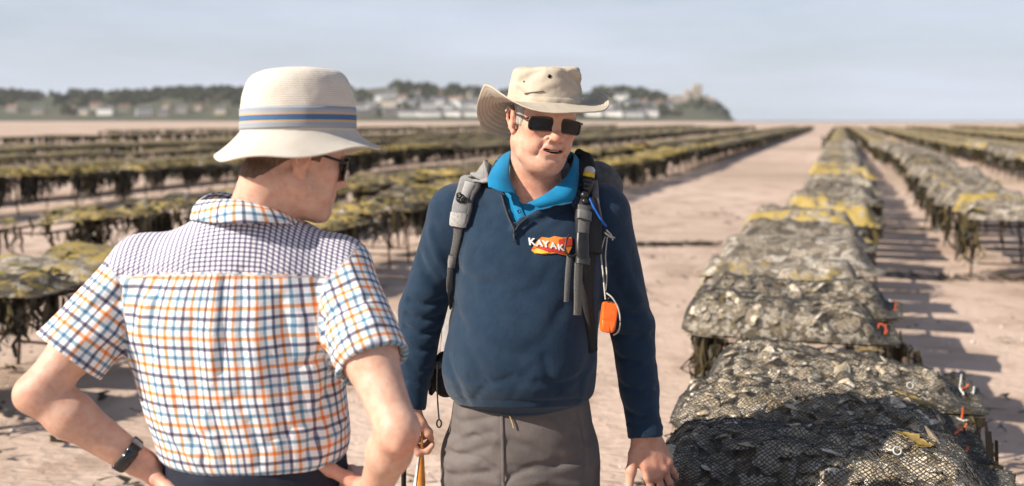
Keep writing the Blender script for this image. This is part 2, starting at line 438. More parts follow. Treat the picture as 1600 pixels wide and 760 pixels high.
    S.S(F.C((-.012, .099, -.090), (.012, .099, -.090), .0018, .0018), .010)
    # ears
    for m in (-1, 1):
        Q = roty(m*.12)@rotz(m*-.35)
        S.U(F.E((m*.079, -.010, -.010), (.0065, .018, .031), Q), .006)
        hx = [(m*.078, .004, -.004), (m*.083, .002, .014), (m*.088, -.010, .022), (m*.090, -.024, .012), (m*.087, -.025, -.008), (m*.081, -.014, -.030), (m*.077, -.002, -.040)]
        for i in range(6): S.U(F.C(hx[i], hx[i+1], .0036, .0038), .003)
        S.S(F.E((m*.089, -.008, -.006), (.006, .0085, .014), Q), .004)
        S.U(F.E((m*.077, .005, -.012), (.005, .004, .006)), .004)
        S.U(F.E((m*.077, .000, -.038), (.006, .007, .008)), .004)
def hand(S, w, d, n, th, curl, spread, thumb, sc=1.0):
    "w wrist, d towards the fingers, n out of the palm, th = +-1: side of the thumb"
    d = nrm(d); n = nrm(np.asarray(n, dtype=float)-d*np.dot(n, d)); s = np.cross(d, n)*th; w = np.asarray(w, dtype=float)
    L = lambda a, b, c: w+sc*(a*s+b*d+c*n)
    kn = [(.029, .090, -.002), (.009, .095, -.006), (-.011, .090, -.004), (-.029, .080, .001)]
    for i, k in enumerate(kn):
        S.U(cone(L(k[0]*.55, .0, 0), L(*k), .0165*sc, .0118*sc), .012)
        S.U(ell(L(k[0], k[1], k[2]-.004), np.full(3, .0098*sc)), .006)
    S.U(cone(L(.012, .012, .008), L(.034, .052, .012), .019*sc, .0145*sc), .014)
    S.U(cone(L(-.02, .02, .007), L(-.026, .06, .008), .014*sc, .012*sc), .012)
    ln = [.073, .081, .075, .059]; rr = [.0094, .0096, .0090, .0078]
    tips = []
    for i in range(4):
        p = L(*kn[i]); a = 0
        for j, (fr, c) in enumerate(zip((.46, .30, .24), curl[i])):
            a += math.radians(c); dv = nrm(d*math.cos(a)+n*math.sin(a)+s*spread[i]*math.cos(a)); q = p+dv*ln[i]*fr*sc
            S.U(cone(p, q, rr[i]*(1-.09*j)*sc, rr[i]*(1-.09*(j+1))*sc), .0035 if j else .005)
            if j: S.U(ell(p-n*math.cos(a)*.001, np.full(3, rr[i]*(1.04-.07*j)*sc)), .003)
            p = q
        tips.append(p)
    tp = [L(*t) for t in thumb]; tr = [.0150, .0122, .0112, .0086]
    for i in range(3): S.U(cone(tp[i], tp[i+1], tr[i]*sc, tr[i+1]*sc), .008)
    S.U(ell(tp[2], np.full(3, .0118*sc)), .004)
    return tips
def arm(S, a, b, c, r, bulge=None):
    "shoulder, elbow, wrist with tapering radii r = (shoulder, above elbow, elbow, forearm, wrist)"
    a, b, c = (np.asarray(v, dtype=float) for v in (a, b, c))
    S.U(cone(a, a*.45+b*.55, r[0], r[1]*1.06), .03); S.U(cone(a*.45+b*.55, b, r[1]*1.06, r[2]), .03)
    m = b*.68+c*.32
    S.U(cone(b, m, r[2], r[3]), .02); S.U(cone(m, c, r[3], r[4]), .02)
    if bulge is not None: S.U(ell(b+np.asarray(bulge), (.021, .021, .023)), .02)
def skin_material(name, base):
    b = MB(name); c = b.at('albedo', 'Color')
    n1 = b.noise(55, 5, .6); n2 = b.noise(420, 3, .6)
    col = b.mix(b.step(n1, .35, .7), c, b.mix(1., c, (.92, .78, .73), 'MULTIPLY'))
    col = b.mix(b.math('MULTIPLY', b.step(b.voro(120), .17, .05), b.step(n1, .44, .6)), col, b.mix(1., col, (.66, .47, .37), 'MULTIPLY'))
    bp = b.bump(b.noise(900, 2), .0006, .5, b.bump(b.voro(600), .0005, .35, b.bump(n1, .0020, .6)))
    return b.done(col, b.math('MULTIPLY_ADD', n2, .22, .40), bp, .42, sss=.15)
def skin_albedo(V, F, base, ears=1., stubble=0., lips=(.50, .20, .16), hands=(), smile=0.):
    base = np.array(base); C = np.tile(base, (len(V), 1)); L = F.loc(V)
    def blend(w, col): 
        w = np.clip(w, 0, 1)[:, None]; C[:] = C*(1-w)+np.array(col)*w
    red = base*np.array([1.0, .66, .60])
    G = lambda c, r: np.exp(-(((L-np.array(c))/np.array(r))**2).sum(1))
    for m in (-1, 1):
        blend(.55*G((m*.045, .07, -.032), (.024, .03, .02)), red); blend(.5*ears*G((m*.085, -.012, -.008), (.012, .03, .04)), red)
    blend(.6*G((0, .108, -.036), (.017, .02, .014)), red)
    hd = (L[:, 2] > -.13) & (L[:, 1] > -.12)
    if stubble: blend(np.where(hd, stubble*np.clip(G((0, .07, -.095), (.055, .06, .036))*1.3, 0, 1), 0), base*np.array([.78, .80, .84]))
    z0 = -.071; wm = .026+.005*smile; X_ = L[:, 0]; arcy = .0965-.021*(X_/.031)**2; arcz = z0+(.0075*smile)*(X_/.031)**2; t_ = np.clip(1-(X_/wm)**2, 0, 1)
    nearm = (np.abs(X_) < wm+.002) & (L[:, 1] > .055)
    w = np.where(nearm, np.exp(-((L[:, 2]-arcz+.0008)/(.0062+.0030*smile*t_))**4), 0)
    blend(w*.75, lips)
    if smile:
        inn_ = nearm & (L[:, 1] < arcy-.0040) & (np.abs(L[:, 2]-arcz+.0005) < .0068) & (np.abs(X_) < .027); blend(inn_*.92, (.07, .022, .02))
        t = nearm & (((X_/.0255)**2+((L[:, 1]-.0655)/.0265)**2) < 1.06) & (((X_/.0255)**2+((L[:, 1]-.0655)/.0255)**2) > .75) & (L[:, 2] > z0-.0026) & (L[:, 2] < z0+.0045) & (L[:, 1] > .070) & (np.abs(X_) < .023)
        blend(t*1., (.66, .59, .48))
    for (c, r, k) in hands: blend(k*np.exp(-(((V-np.array(c))/r)**2).sum(1)), red)
    return C
def add_albedo(o, C):
    a = o.data.attributes.new('albedo', 'FLOAT_COLOR', 'POINT'); a.data.foreach_set('color', np.concatenate([C, np.ones((len(C), 1))], 1).astype(np.float32).ravel())
def poly_prism(poly, y0, y1):
    "solid seen through a polygon of the photograph between two distances (used to cut neck openings)"
    Q = np.array(poly, dtype=float)
    def f(p):
        x = 800+p[..., 0]/p[..., 1]*FPX; y = 188+(CAMZ-p[..., 2])/p[..., 1]*FPX
        d = np.full(x.shape, 1e9); s = np.ones(x.shape); n = len(Q)
        for i in range(n):
            a = Q[i]; b = Q[i-1]; e = b-a; wx = x-a[0]; wy = y-a[1]; t = np.clip((wx*e[0]+wy*e[1])/(e@e), 0, 1)
            d = np.minimum(d, (wx-t*e[0])**2+(wy-t*e[1])**2)
            c1 = y >= a[1]; c2 = y < b[1]; c3 = e[0]*wy > e[1]*wx
            s = np.where((c1 & c2 & c3) | (~c1 & ~c2 & ~c3), -s, s)
        return np.maximum(s*np.sqrt(d)*p[..., 1]/FPX, np.maximum(y0-p[..., 1], p[..., 1]-y1))
    return f
def shrink(sec, e): return [(z, cx, cy, rx-e, ry-e) for (z, cx, cy, rx, ry) in sec]
def sheet(name, A, mat, parent, base, thick=.003, nu=64, nv=8, wob=0., bulge=0.):
    "cloth sheet lofted through stations (list of point rows), thickened"
    A = np.array(A, dtype=float)                                    # (stations, rows, 3)
    B = np.stack([spline(A[:, j], nu) for j in range(A.shape[1])], 1)
    G_ = np.stack([spline(B[i], nv) for i in range(nu)], 0)
    if bulge:
        n = nrm(np.cross(np.gradient(G_, axis=0), np.gradient(G_, axis=1))); t = np.linspace(0, 1, nv)[None, :, None]; G_ = G_+n*bulge*np.sin(math.pi*t)
    if wob: G_ = G_+(wob*fbm(G_*38, 5, 2))[..., None]*nrm(np.cross(np.gradient(G_, axis=0), np.gradient(G_, axis=1)))
    n = nrm(np.cross(np.gradient(G_, axis=0), np.gradient(G_, axis=1)))
    V = np.concatenate([(G_+n*thick/2).reshape(-1, 3), (G_-n*thick/2).reshape(-1, 3)]); m = nu*nv
    F = grid_faces(nu, nv); F = np.concatenate([F, F[:, ::-1]+m])
    rim = [i*nv for i in range(nu)]+[(nu-1)*nv+j for j in range(1, nv)]+[i*nv+nv-1 for i in range(nu-2, -1, -1)]+[j for j in range(nv-2, 0, -1)]
    rq = np.array([[rim[i], rim[i]+m, rim[(i+1) % len(rim)]+m, rim[(i+1) % len(rim)]] for i in range(len(rim))])
    o = mesh_obj(name, V, np.concatenate([F, rq]), mat, parent, True, base)
    return o, G_
def wrap_off(B, off): return lambda p: B.ev(p)-off
def person(name_label, base): return empty('person', base, name_label, 'person')
# ------------------------------------------------------------------ the guide in the navy fleece
gb = (.04, 2.6, 0)
guide = person('man in navy fleece, tan wide-brimmed hat and sunglasses, facing the camera', gb)
GF = Fr((.079, 2.575, 1.680), (.355, -.925, -.09), (.11, .02, 1))
SEC = [(.958, .022, 2.60, .176, .130), (.975, .022, 2.595, .190, .142), (1.01, .020, 2.59, .198, .152), (1.06, .020, 2.588, .2, .158), (1.2, .038, 2.593, .186, .152),
       (1.33, .048, 2.60, .184, .142), (1.42, .046, 2.615, .180, .118), (1.47, .052, 2.625, .13, .092), (1.505, .058, 2.63, .085, .078)]
shR, elR, wrR = (-.150, 2.625, 1.432), (-.238, 2.635, 1.18), (-.264, 2.58, .945)
shL, elL, wrL = (.240, 2.625, 1.432), (.318, 2.645, 1.135), (.343, 2.575, .872)
nb_, nt_ = np.array((.06, 2.635, 1.45)), GF.pt(0, -.020, -.07)
B1 = SDF()
B1.U(loft(shrink(SEC, .016)), .01)
B1.U(cone(nb_, nt_, .072, .062), .03)
for m in (-1, 1):
    B1.U(cone(GF.pt(m*.055, -.02, -.05), nb_+np.array([-m*-.022, -.055, .005]), .014, .011), .02)
B1.U(ell(nb_+np.array([0, -.055, .035]), (.012, .012, .015)), .02)
B1.U(cone(nb_+(0, .02, .0), np.array(shL)+(-.02, .01, .015), .055, .045), .05); B1.U(cone(nb_+(0, .02, 0), np.array(shR)+(.02, .01, .015), .055, .045), .05)
head(B1, GF, smile=1., old=1.)
B1.U(cone(nb_, nt_, .055, .055), .02)
arm(B1, shR, elR, wrR, (.048, .042, .036, .036, .026)); arm(B1, shL, elL, wrL, (.048, .042, .036, .036, .027))
tipsR = hand(B1, wrR, (.04, -.10, -1), (.98, .16, .0), 1, [(35, 60, 40), (40, 62, 42), (42, 64, 42), (46, 66, 42)], (.05, .0, -.04, -.08),
             [(.012, .012, .01), (.032, .045, .026), (.030, .070, .042), (.012, .088, .050)])
tipsL = hand(B1, wrL, (.34, -.10, -.94), (-.15, .85, -.45), -1, [(4, 10, 8), (4, 10, 8), (8, 14, 10), (14, 18, 12)], (.06, .0, -.14, -.30),
             [(.014, .006, .006), (.040, .036, .006), (.060, .066, .006), (.078, .098, .006)], 1.14)
B1.U(loft([(.62, .022, 2.61, .15, .11), (.80, .022, 2.61, .172, .125), (.92, .022, 2.60, .165, .12)]), .04)
for m, x in ((-1, -.075), (1, .118)):
    B1.U(cone((x, 2.61, .84), (x+m*.015, 2.60, .48), .082, .055), .03); B1.U(cone((x+m*.015, 2.60, .48), (x+m*.02, 2.64, .08), .052, .036), .02)
    B1.U(cone((x+m*.02, 2.64, .05), (x+m*.035, 2.47, .035), .036, .03), .03)
V, Q = B1.mesh(axis((-.36, -.03, .0032), (-.03, .20, .0021), (.20, .52, .0032)), axis((2.40, 2.56, .0021), (2.56, 2.80, .0036)), axis((0, .68, .010), (.68, .89, .0032), (.89, 1.44, .010), (1.44, 1.53, .0032), (1.53, 1.72, .0021), (1.72, 1.82, .005)), soft=.35)
SKIN1 = skin_material('weathered skin', 0)
body = mesh_obj('body', V, Q, SKIN1, guide, True, gb)
add_albedo(body, skin_albedo(V, GF, (.60, .355, .255), 1., .55, hands=[((.37, 2.56, .80), .07, .45), ((.40, 2.56, .765), .03, .4), ((-.26, 2.55, .86), .05, .5), ((.06, 2.55, 1.50), .05, .35)], smile=1.))
# polo shirt under the fleece
PO = SDF(); PO.U(loft(shrink([s for s in SEC if s[0] > 1.1], .008)), .01); PO.U(cone(nb_+(0, .02, .0), np.array(shL)+(-.02, .01, .02), .060, .045), .05); PO.U(cone(nb_+(0, .02, 0), np.array(shR)+(.02, .01, .02), .060, .045), .05)
PO.U(cone(nb_, nb_*.6+nt_*.4, .0785, .071), .02)
PO.S(poly_prism([(797, 225), (794, 262), (797, 290), (806, 306), (816, 319), (832, 318), (870, 296), (895, 255), (893, 225)], 2.3, 2.645), .003)
POLO = MB('blue pique cotton'); _w = POLO.voro(420, rand=.3)
POLO = POLO.done(POLO.mix(POLO.step(POLO.noise(30), .35, .7), (.004, .175, .35), (.004, .145, .30)), .85, POLO.bump(_w, .0006, .8), .25, sheen=.15)
V, Q = PO.mesh(axis((-.12, .24, .004)), axis((2.42, 2.76, .004)), axis((1.2, 1.62, .004)))
polo = mesh_obj('polo_shirt', V, Q, POLO, guide, True, gb)
col = [[P(806, 303, 2.512), P(784, 301, 2.498), P(763, 292, 2.506)], [P(796, 278, 2.535), P(780, 283, 2.515), P(763, 279, 2.532)], [P(796, 255, 2.575), P(783, 261, 2.565), P(770, 263, 2.58)],
       [P(799, 239, 2.63), P(790, 243, 2.64), P(781, 250, 2.66)], [(.015, 2.695, 1.598), (.012, 2.708, 1.585), (.008, 2.722, 1.56)], [(.09, 2.71, 1.60), (.09, 2.722, 1.588), (.09, 2.738, 1.562)],
       [P(892, 238, 2.66), P(897, 246, 2.672), P(905, 258, 2.69)], [P(895, 252, 2.605), P(901, 268, 2.60), P(903, 283, 2.61)], [P(882, 279, 2.545), P(893, 296, 2.525), P(897, 311, 2.53)],
       [P(852, 304, 2.512), P(866, 311, 2.497), P(878, 317, 2.50)], [P(824, 318, 2.50), P(832, 321, 2.492), P(843, 325, 2.492)]]
sheet('collar', col, POLO, polo, gb, .0028, 80, 9, .0010, .004)
# placket and buttons
pk, pn = PO.project([803, 806, 812, 820], [300, 318, 336, 352], .003); g = Geo(); g.add(*ribbon(spline(pk, 20), spline(pn, 20), .021, .0025)); g.obj('placket', POLO, polo, True, gb)
BTN = simple('blue button', (.05, .25, .45), rough=.3, scale=90)
for (x, y) in ((805, 313), (811, 333)):
    c, n = PO.project(x, y, .0065); g = Geo(); g.add(*tube([c[0]-n[0]*.002, c[0], c[0]+n[0]*.0012], [.0052, .0055, .0042], 12)); g.obj('button', BTN, polo, True, gb)
# fleece
FL = SDF(); FL.U(loft(SEC, pw=2.25), .01)
FL.U(cone(nb_+(0, .012, .0), np.array(shL)+(-.015, .0, .012), .062, .062), .05); FL.U(cone(nb_+(0, .012, 0), np.array(shR)+(.015, .0, .012), .062, .062), .05)
FL.U(cone(nb_-(0, 0, .02), nb_*.62+nt_*.38, .085, .078), .03)
for a, b, c in ((shR, elR, wrR), (shL, elL, wrL)):
    a, b, c = (np.array(v) for v in (a, b, c)); L_ = a is not None and c[0] > 0
    FL.U(cone(a, b, .070, .058), .045); FL.U(cone(b, b*.4+c*.6, .058, .052), .02)
    e = c+nrm(c-b)*.012
    FL.U(cone(b*.4+c*.6, e, .050 if L_ else .048, .044 if L_ else .040, True), .012)
    FL.U(cone(e-nrm(c-b)*.016, e-nrm(c-b)*.004, .044 if L_ else .041, .044 if L_ else .041, True), .006)
    FL.S(cone(e-nrm(c-b)*.02, e+nrm(c-b)*.02, .036, .036), .003)
FL.U(ell((.025, 2.505, 1.10), (.13, .085, .15)), .06)                       # belly
FL.S(poly_prism([(797, 222), (790, 240), (777, 272), (783, 300), (792, 326), (803, 357), (816, 344), (838, 333), (893, 320), (902, 285), (900, 245), (893, 222)], 2.3, 2.66), .004)
def fpath(px, lift=0, fld=None):
    a = np.array(px, dtype=float); p, n = (fld or FL).project(a[:, 0], a[:, 1], lift); return p
FLbase = FL
def seam(pts, r, k=.01):
    for i in range(len(pts)-1): FL.U(cone(pts[i], pts[i+1], r, r), k)
cr = fpath([(803, 358), (817, 345), (840, 335), (868, 327), (895, 321)], .001); seam(cr, .0065, .012)
seam(fpath([(803, 358), (795, 333), (786, 308), (776, 288)], .0), .0040, .008)
ring = [P(777, 287, 2.535), P(772, 268, 2.585), P(784, 249, 2.65), (-.005, 2.72, 1.565), (.03, 2.75, 1.585), (.10, 2.76, 1.585), P(905, 250, 2.70), P(911, 272, 2.63), P(905, 300, 2.56), P(897, 320, 2.522)]
ring = spline(ring, 24)
for i in range(23): FL.U(cone(ring[i], ring[i+1], .0065, .0065), .010)
hem = [(x, 631+5*math.cos((x-815)/70)) for x in range(712, 935, 12)]
folds = [([(712, 470), (722, 520), (742, 560), (760, 600)], -.004, .014), ([(700, 560), (716, 600), (728, 628)], -.005, .011), ([(760, 600), (790, 615), (830, 612)], .004, .014), ([(872, 612), (858, 588), (852, 560)], -.005, .010),
         ([(935, 470), (925, 540), (905, 600)], -.004, .014), ([(742, 622), (760, 600)], -.004, .008), ([(800, 620), (812, 596), (830, 575)], -.003, .010), ([(905, 630), (915, 590), (930, 560)], .004, .010),
         ([(738, 370), (725, 430), (722, 480)], .003, .016), ([(803, 365), (800, 400), (815, 440)], .003, .020), ([(880, 345), (850, 372), (835, 395)], -.003, .010), ([(870, 335), (838, 350), (818, 358)], -.0035, .008),
         ([(640, 470), (662, 478), (690, 470)], -.0045, .008), ([(636, 492), (660, 500), (688, 496)], -.0045, .008), ([(634, 512), (655, 522), (684, 520)], -.0045, .008), ([(634, 540), (655, 548), (676, 545)], -.0035, .008),
         ([(640, 570), (655, 580), (672, 578)], -.0035, .007), ([(640, 600), (655, 606), (672, 602)], .003, .007), ([(655, 400), (668, 430), (690, 452)], -.004, .012), ([(672, 360), (684, 400), (700, 430)], .0035, .012),
         ([(955, 480), (985, 492), (1020, 486)], -.0045, .010), ([(958, 520), (990, 528), (1024, 520)], -.0045, .009), ([(962, 556), (990, 566), (1026, 560)], -.0045, .009), ([(968, 600), (995, 612), (1030, 604)], -.004, .008),
         ([(976, 640), (1000, 652), (1034, 646)], -.004, .007), ([(980, 664), (1005, 676), (1034, 668)], .0035, .006), ([(972, 400), (985, 440), (1000, 470)], .004, .014), ([(955, 420), (965, 450), (985, 475)], -.0045, .011), ([(730, 300), (738, 330), (736, 352)], -.005, .008), ([(745, 290), (762, 320), (770, 345)], -.004, .010), ([(715, 420), (740, 440), (775, 445)], -.004, .010), ([(860, 420), (840, 450), (812, 462)], -.003, .012), ([(880, 480), (850, 530), (810, 560)], -.004, .014), ([(720, 500), (755, 540), (800, 552)], -.004, .013), ([(735, 590), (770, 600), (800, 590)], -.005, .008), ([(840, 596), (870, 602), (905, 588)], -.005, .008)]
for px, a, w in folds:
    arm_ = px[0][0] < 700 or px[0][0] > 950; FL.fold(fpath(px), a*(1.9 if arm_ else .8), w*(1.05 if arm_ else 1.25))
FL.fold(fpath(hem), .0035, .006); FL.fold(fpath([(x, y-9) for x, y in hem]), -.0025, .0035)
for px in ([(663, 342), (690, 322), (712, 400), (708, 470)], ):
    pass
FL.disp(lambda p: .0042*fbm(p*np.array([12, 12, 9]), 3, 3))
b = MB('navy fleece'); n1 = b.noise(700, 3, .7); n2 = b.noise(26, 5, .6)
colr = b.mix(b.step(n2, .35, .7), (.015, .033, .062), (.021, .041, .072)); colr = b.mix(b.step(b.noise(1300, 2), .66, .78), colr, (.05, .085, .12))
FLEECE = b.done(colr, .95, b.bump(n1, .0022, .75, b.bump(b.noise(95, 3), .003, .45)), .15, sheen=.22)
V, Q = FL.mesh(axis((-.34, .44, .0034)), axis((2.38, 2.80, .0034)), axis((.80, 1.63, .0034)), soft=.4)
fleece = mesh_obj('fleece', V, Q, FLEECE, guide, True, gb)
# zip, pull and chest logo
ZIP = simple('dark zip', (.008, .012, .02), (.02, .03, .04), 300, .5, (900, .001))
zp = spline(fpath([(784, 305), (789, 322), (796, 342), (803, 359), (804, 372)], .003), 24); g = Geo(); g.add(*tube(zp, .0035, 6)); g.add(*tube(spline(fpath([(804, 360), (812, 350), (824, 341)], .006), 10), .003, 6)); g.obj('zip', ZIP, fleece, True, gb)
c, n = FL.project([803, 803.5, 804], [352, 365, 380], .006); g = Geo(); g.add(*ribbon(c, n, [.008, .006, .0045], .004)); g.obj('zip_pull', ZIP, fleece, True, gb)
def decal(poly, lift, thick, mat, name):
    "embroidered shape standing slightly proud of the fleece"
    import bmesh
    bm = bmesh.new(); vs = [bm.verts.new((x, y, 0)) for x, y in poly]; f = bm.faces.new(vs)
    bmesh.ops.triangulate(bm, faces=[f]); bmesh.ops.subdivide_edges(bm, edges=bm.edges[:], cuts=2, use_grid_fill=True)
    A = np.array([v.co for v in bm.verts]); T = [[v.index for v in f.verts] for f in bm.faces]; bm.verts.index_update(); bm.free()
    return on_cloth(A[:, :2], T, lift, thick, mat, name)
def on_cloth(A, T, lift, thick, mat, name):
    p, n = FL.project(A[:, 0], A[:, 1], lift); m = len(p); V = np.concatenate([p+n*thick, p-n*.002]); ed = {}
    T = [t if np.cross(A[t[1]]-A[t[0]], A[t[2]]-A[t[1]]) < 0 else t[::-1] for t in T]
    for t in T:
        for i in range(len(t)): ed[(t[i], t[(i+1) % len(t)])] = 1
    F = [list(t) for t in T]+[[j, i, i+m, j+m] for (i, j) in ed if (j, i) not in ed]
    return mesh_obj(name, V, F, mat, fleece, False, gb)
thread = lambda nm, c: simple(nm, c, tuple(x*.8 for x in c), 500, .6, (1200, .0006))
decal([(838, 378), (846, 371), (858, 373), (866, 370), (880, 372), (892, 371), (893, 386), (886, 400), (868, 396), (850, 398), (836, 397), (830, 392), (833, 386), (842, 384)], .001, .0022, thread('orange thread', (.85, .25, .03)), 'logo_flame')
decal([(832, 389), (845, 386), (862, 388), (882, 389), (880, 397), (862, 394), (844, 396), (834, 395)], .0028, .0018, thread('red thread', (.55, .035, .03)), 'logo_red_band')
decal([(831, 391), (838, 389), (846, 391), (858, 396), (846, 397.5), (835, 396)], .0040, .0014, thread('yellow thread', (.85, .48, .05)), 'logo_yellow_flame')
decal([(872, 376), (880, 373), (893, 374), (893, 384), (880, 386), (873, 383)], .0030, .0014, thread('crimson thread', (.6, .05, .03)), 'logo_crimson_patch')
def lettering(txt, mp, lift, thick, mat, name, parent_fn):
    cu = bpy.data.curves.new(name, 'FONT'); cu.body = txt; cu.size = 1; cu.resolution_u = 3; cu.offset = .028
    to = bpy.data.objects.new(name, cu); COL.objects.link(to); dg = bpy.context.evaluated_depsgraph_get(); me = to.evaluated_get(dg).to_mesh()
    A = np.array([v.co[:2] for v in me.vertices]); T = [list(p.vertices) for p in me.polygons]
    to.evaluated_get(dg).to_mesh_clear(); bpy.data.objects.remove(to); bpy.data.curves.remove(cu)
    A = np.array([mp(x, y) for x, y in A]); return parent_fn(A, T, lift, thick, mat, name)
WHT = thread('white thread', (.8, .78, .76))
for i, ch in enumerate('KAYAK'):
    s_ = (16.5, 15.5, 15, 14.5, 14)[i]; x0 = (826, 837.5, 848.5, 859.5, 871)[i]; y0 = (383.5, 385.5, 387, 389, 391.5)[i]
    lettering(ch, lambda x, y, s_=s_, x0=x0, y0=y0: (x0+s_*(x*1.02-.12*y), y0-s_*y*.92+x*1.6), .0046, .0018, WHT, 'logo_letter', on_cloth)
# trousers
TR = SDF(); TR.U(loft([(.66, .022, 2.605, .16, .125), (.78, .022, 2.605, .186, .140), (.90, .024, 2.60, .184, .137), (.985, .024, 2.60, .17, .122)]), .01)
for m, x in ((-1, -.078), (1, .122)):
    TR.U(cone((x, 2.605, .80), (x+m*.018, 2.60, .46), .108, .088), .03); TR.U(cone((x+m*.018, 2.60, .46), (x+m*.022, 2.63, .075), .088, .074, True), .02)
tf = [([(690, 640), (720, 660), (770, 652)], -.005, .008), ([(682, 668), (720, 684), (768, 676)], -.005, .009), ([(676, 700), (712, 715), (760, 700)], -.006, .010), ([(672, 735), (720, 745), (775, 735)], -.006, .010), ([(705, 690), (740, 672), (775, 690)], .005, .009),
      ([(785, 742), (748, 716), (700, 704)], -.007, .008), ([(788, 748), (835, 728), (905, 720)], -.007, .009), ([(780, 756), (735, 745), (690, 752)], .006, .009), ([(795, 762), (850, 752), (905, 760)], .006, .009), ([(796, 690), (830, 700), (870, 720)], -.006, .011), ([(800, 730), (850, 735), (905, 715)], -.005, .011), ([(905, 640), (912, 680), (915, 740)], -.004, .006), ([(860, 660), (890, 690), (920, 700)], .004, .010),
      ([(700, 735), (745, 722), (790, 742)], .004, .008), ([(690, 620), (684, 655), (700, 680)], -.004, .006)]
for px, a, w in tf: TR.fold(fpath(px, 0, TR), a*1.0, w*.9)
TR.disp(lambda p: .004*fbm(p*np.array([11, 11, 16]), 9, 3))
b = MB('brown grey walking trousers'); wv = b.noise(900, 2)
TROU = b.done(b.mix(b.step(b.noise(18, 5), .35, .7), (.150, .128, .120), (.115, .098, .093)), .8, b.bump(wv, .0012, .6, b.bump(b.noise(120, 3), .002, .3)), .3)
V, Q = TR.mesh(axis((-.24, .30, .0045)), axis((2.42, 2.78, .0045)), axis((.06, .62, .010), (.62, 1.01, .0045)))
trou = mesh_obj('trousers', V, Q, TROU, guide, True, gb)
fp, fn = TR.project([784, 785, 786, 786], [645, 680, 720, 758], .002); g = Geo(); g.add(*ribbon(spline(fp, 14), spline(fn, 14), .008, .002)); g.obj('fly_seam', TROU, trou, True, gb)
CORD = simple('tan drawcord', (.45, .30, .18), scale=300)
dp, dn = TR.project([793, 797, 801, 803], [640, 650, 660, 668], .007); g = Geo(); g.add(*tube(spline(dp, 10), .002, 6)); g.obj('drawcord', CORD, trou, True, gb)
BOOT = simple('brown leather boot', (.06, .04, .028), (.035, .024, .018), 60, .6, (200, .001))
SOLE = simple('black rubber sole', (.012, .012, .012), rough=.9)
def boot(x, y, dx, mat, parent, base):
    s = SDF(); s.U(cone((x, y, .09), (x, y, .15), .052, .05, True), .02); s.U(cone((x, y+.02, .055), (x+dx, y-.16, .048), .05, .042), .03); s.S(plane((0, 0, .02), (0, 0, 1)), .004)
    v, q = s.mesh(axis((x-.12, x+.12, .006)), axis((y-.26, y+.12, .006)), axis((-.01, .18, .006))); bo = mesh_obj('boot', v, q, mat, parent, True, base)
    s = SDF(); s.U(cone((x, y+.02, .02), (x+dx, y-.16, .02), .054, .046), .02); s.I(plane((0, 0, .024), (0, 0, 1)), .002); s.I(plane((0, 0, .002), (0, 0, -1)), .002)
    v, q = s.mesh(axis((x-.12, x+.12, .006)), axis((y-.26, y+.12, .006)), axis((-.02, .05, .004))); mesh_obj('sole', v, q, SOLE, bo, True, base)
boot(-.10, 2.63, -.015, BOOT, guide, gb); boot(.144, 2.63, .015, BOOT, guide, gb)
# hair: short grey sides below the hat
def hair(F, mat, parent, base, top, low, back, front, off, seed, B):
    s = SDF(); s.U(wrap_off(B, off), .001)
    def cut(p):
        l = F.loc(p); fr = front+np.clip(l[..., 2], -.05, .06)*.25
        lowz = np.where(l[..., 1] > -.02, low, low+back*np.clip((-.02-l[..., 1])/.06, 0, 1))
        return np.maximum(np.maximum(l[..., 1]-fr, lowz-l[..., 2]), l[..., 2]-top)+.004*fbm(p*160, seed, 2)
    s.I(cut, .004)
    for m in (-1, 1): s.S(F.E((m*.085, -.010, -.010), (.012, .026, .036)), .004)
    s.disp(lambda p: .0022*fbm(p*np.array([230, 230, 90]), seed, 2))
    v, q = s.mesh(axis((F.o[0]-.13, F.o[0]+.13, .0032)), axis((F.o[1]-.13, F.o[1]+.13, .0032)), axis((F.o[2]-.12, F.o[2]+.14, .0032)))
    return mesh_obj('hair', v, q, mat, parent, True, base)
def hair_mat(name, a, c):
    b = MB(name); s_ = b.noise(240, 3, .6, stretch=(1, 1, .25)); return b.done(b.mix(b.step(s_, .3, .7), a, c), .6, b.bump(s_, .003, .9), .4)
hair(GF, hair_mat('grey hair', (.22, .19, .16), (.42, .38, .34)), guide, gb, .06, -.020, -.030, .040, .0035, 4, B1)
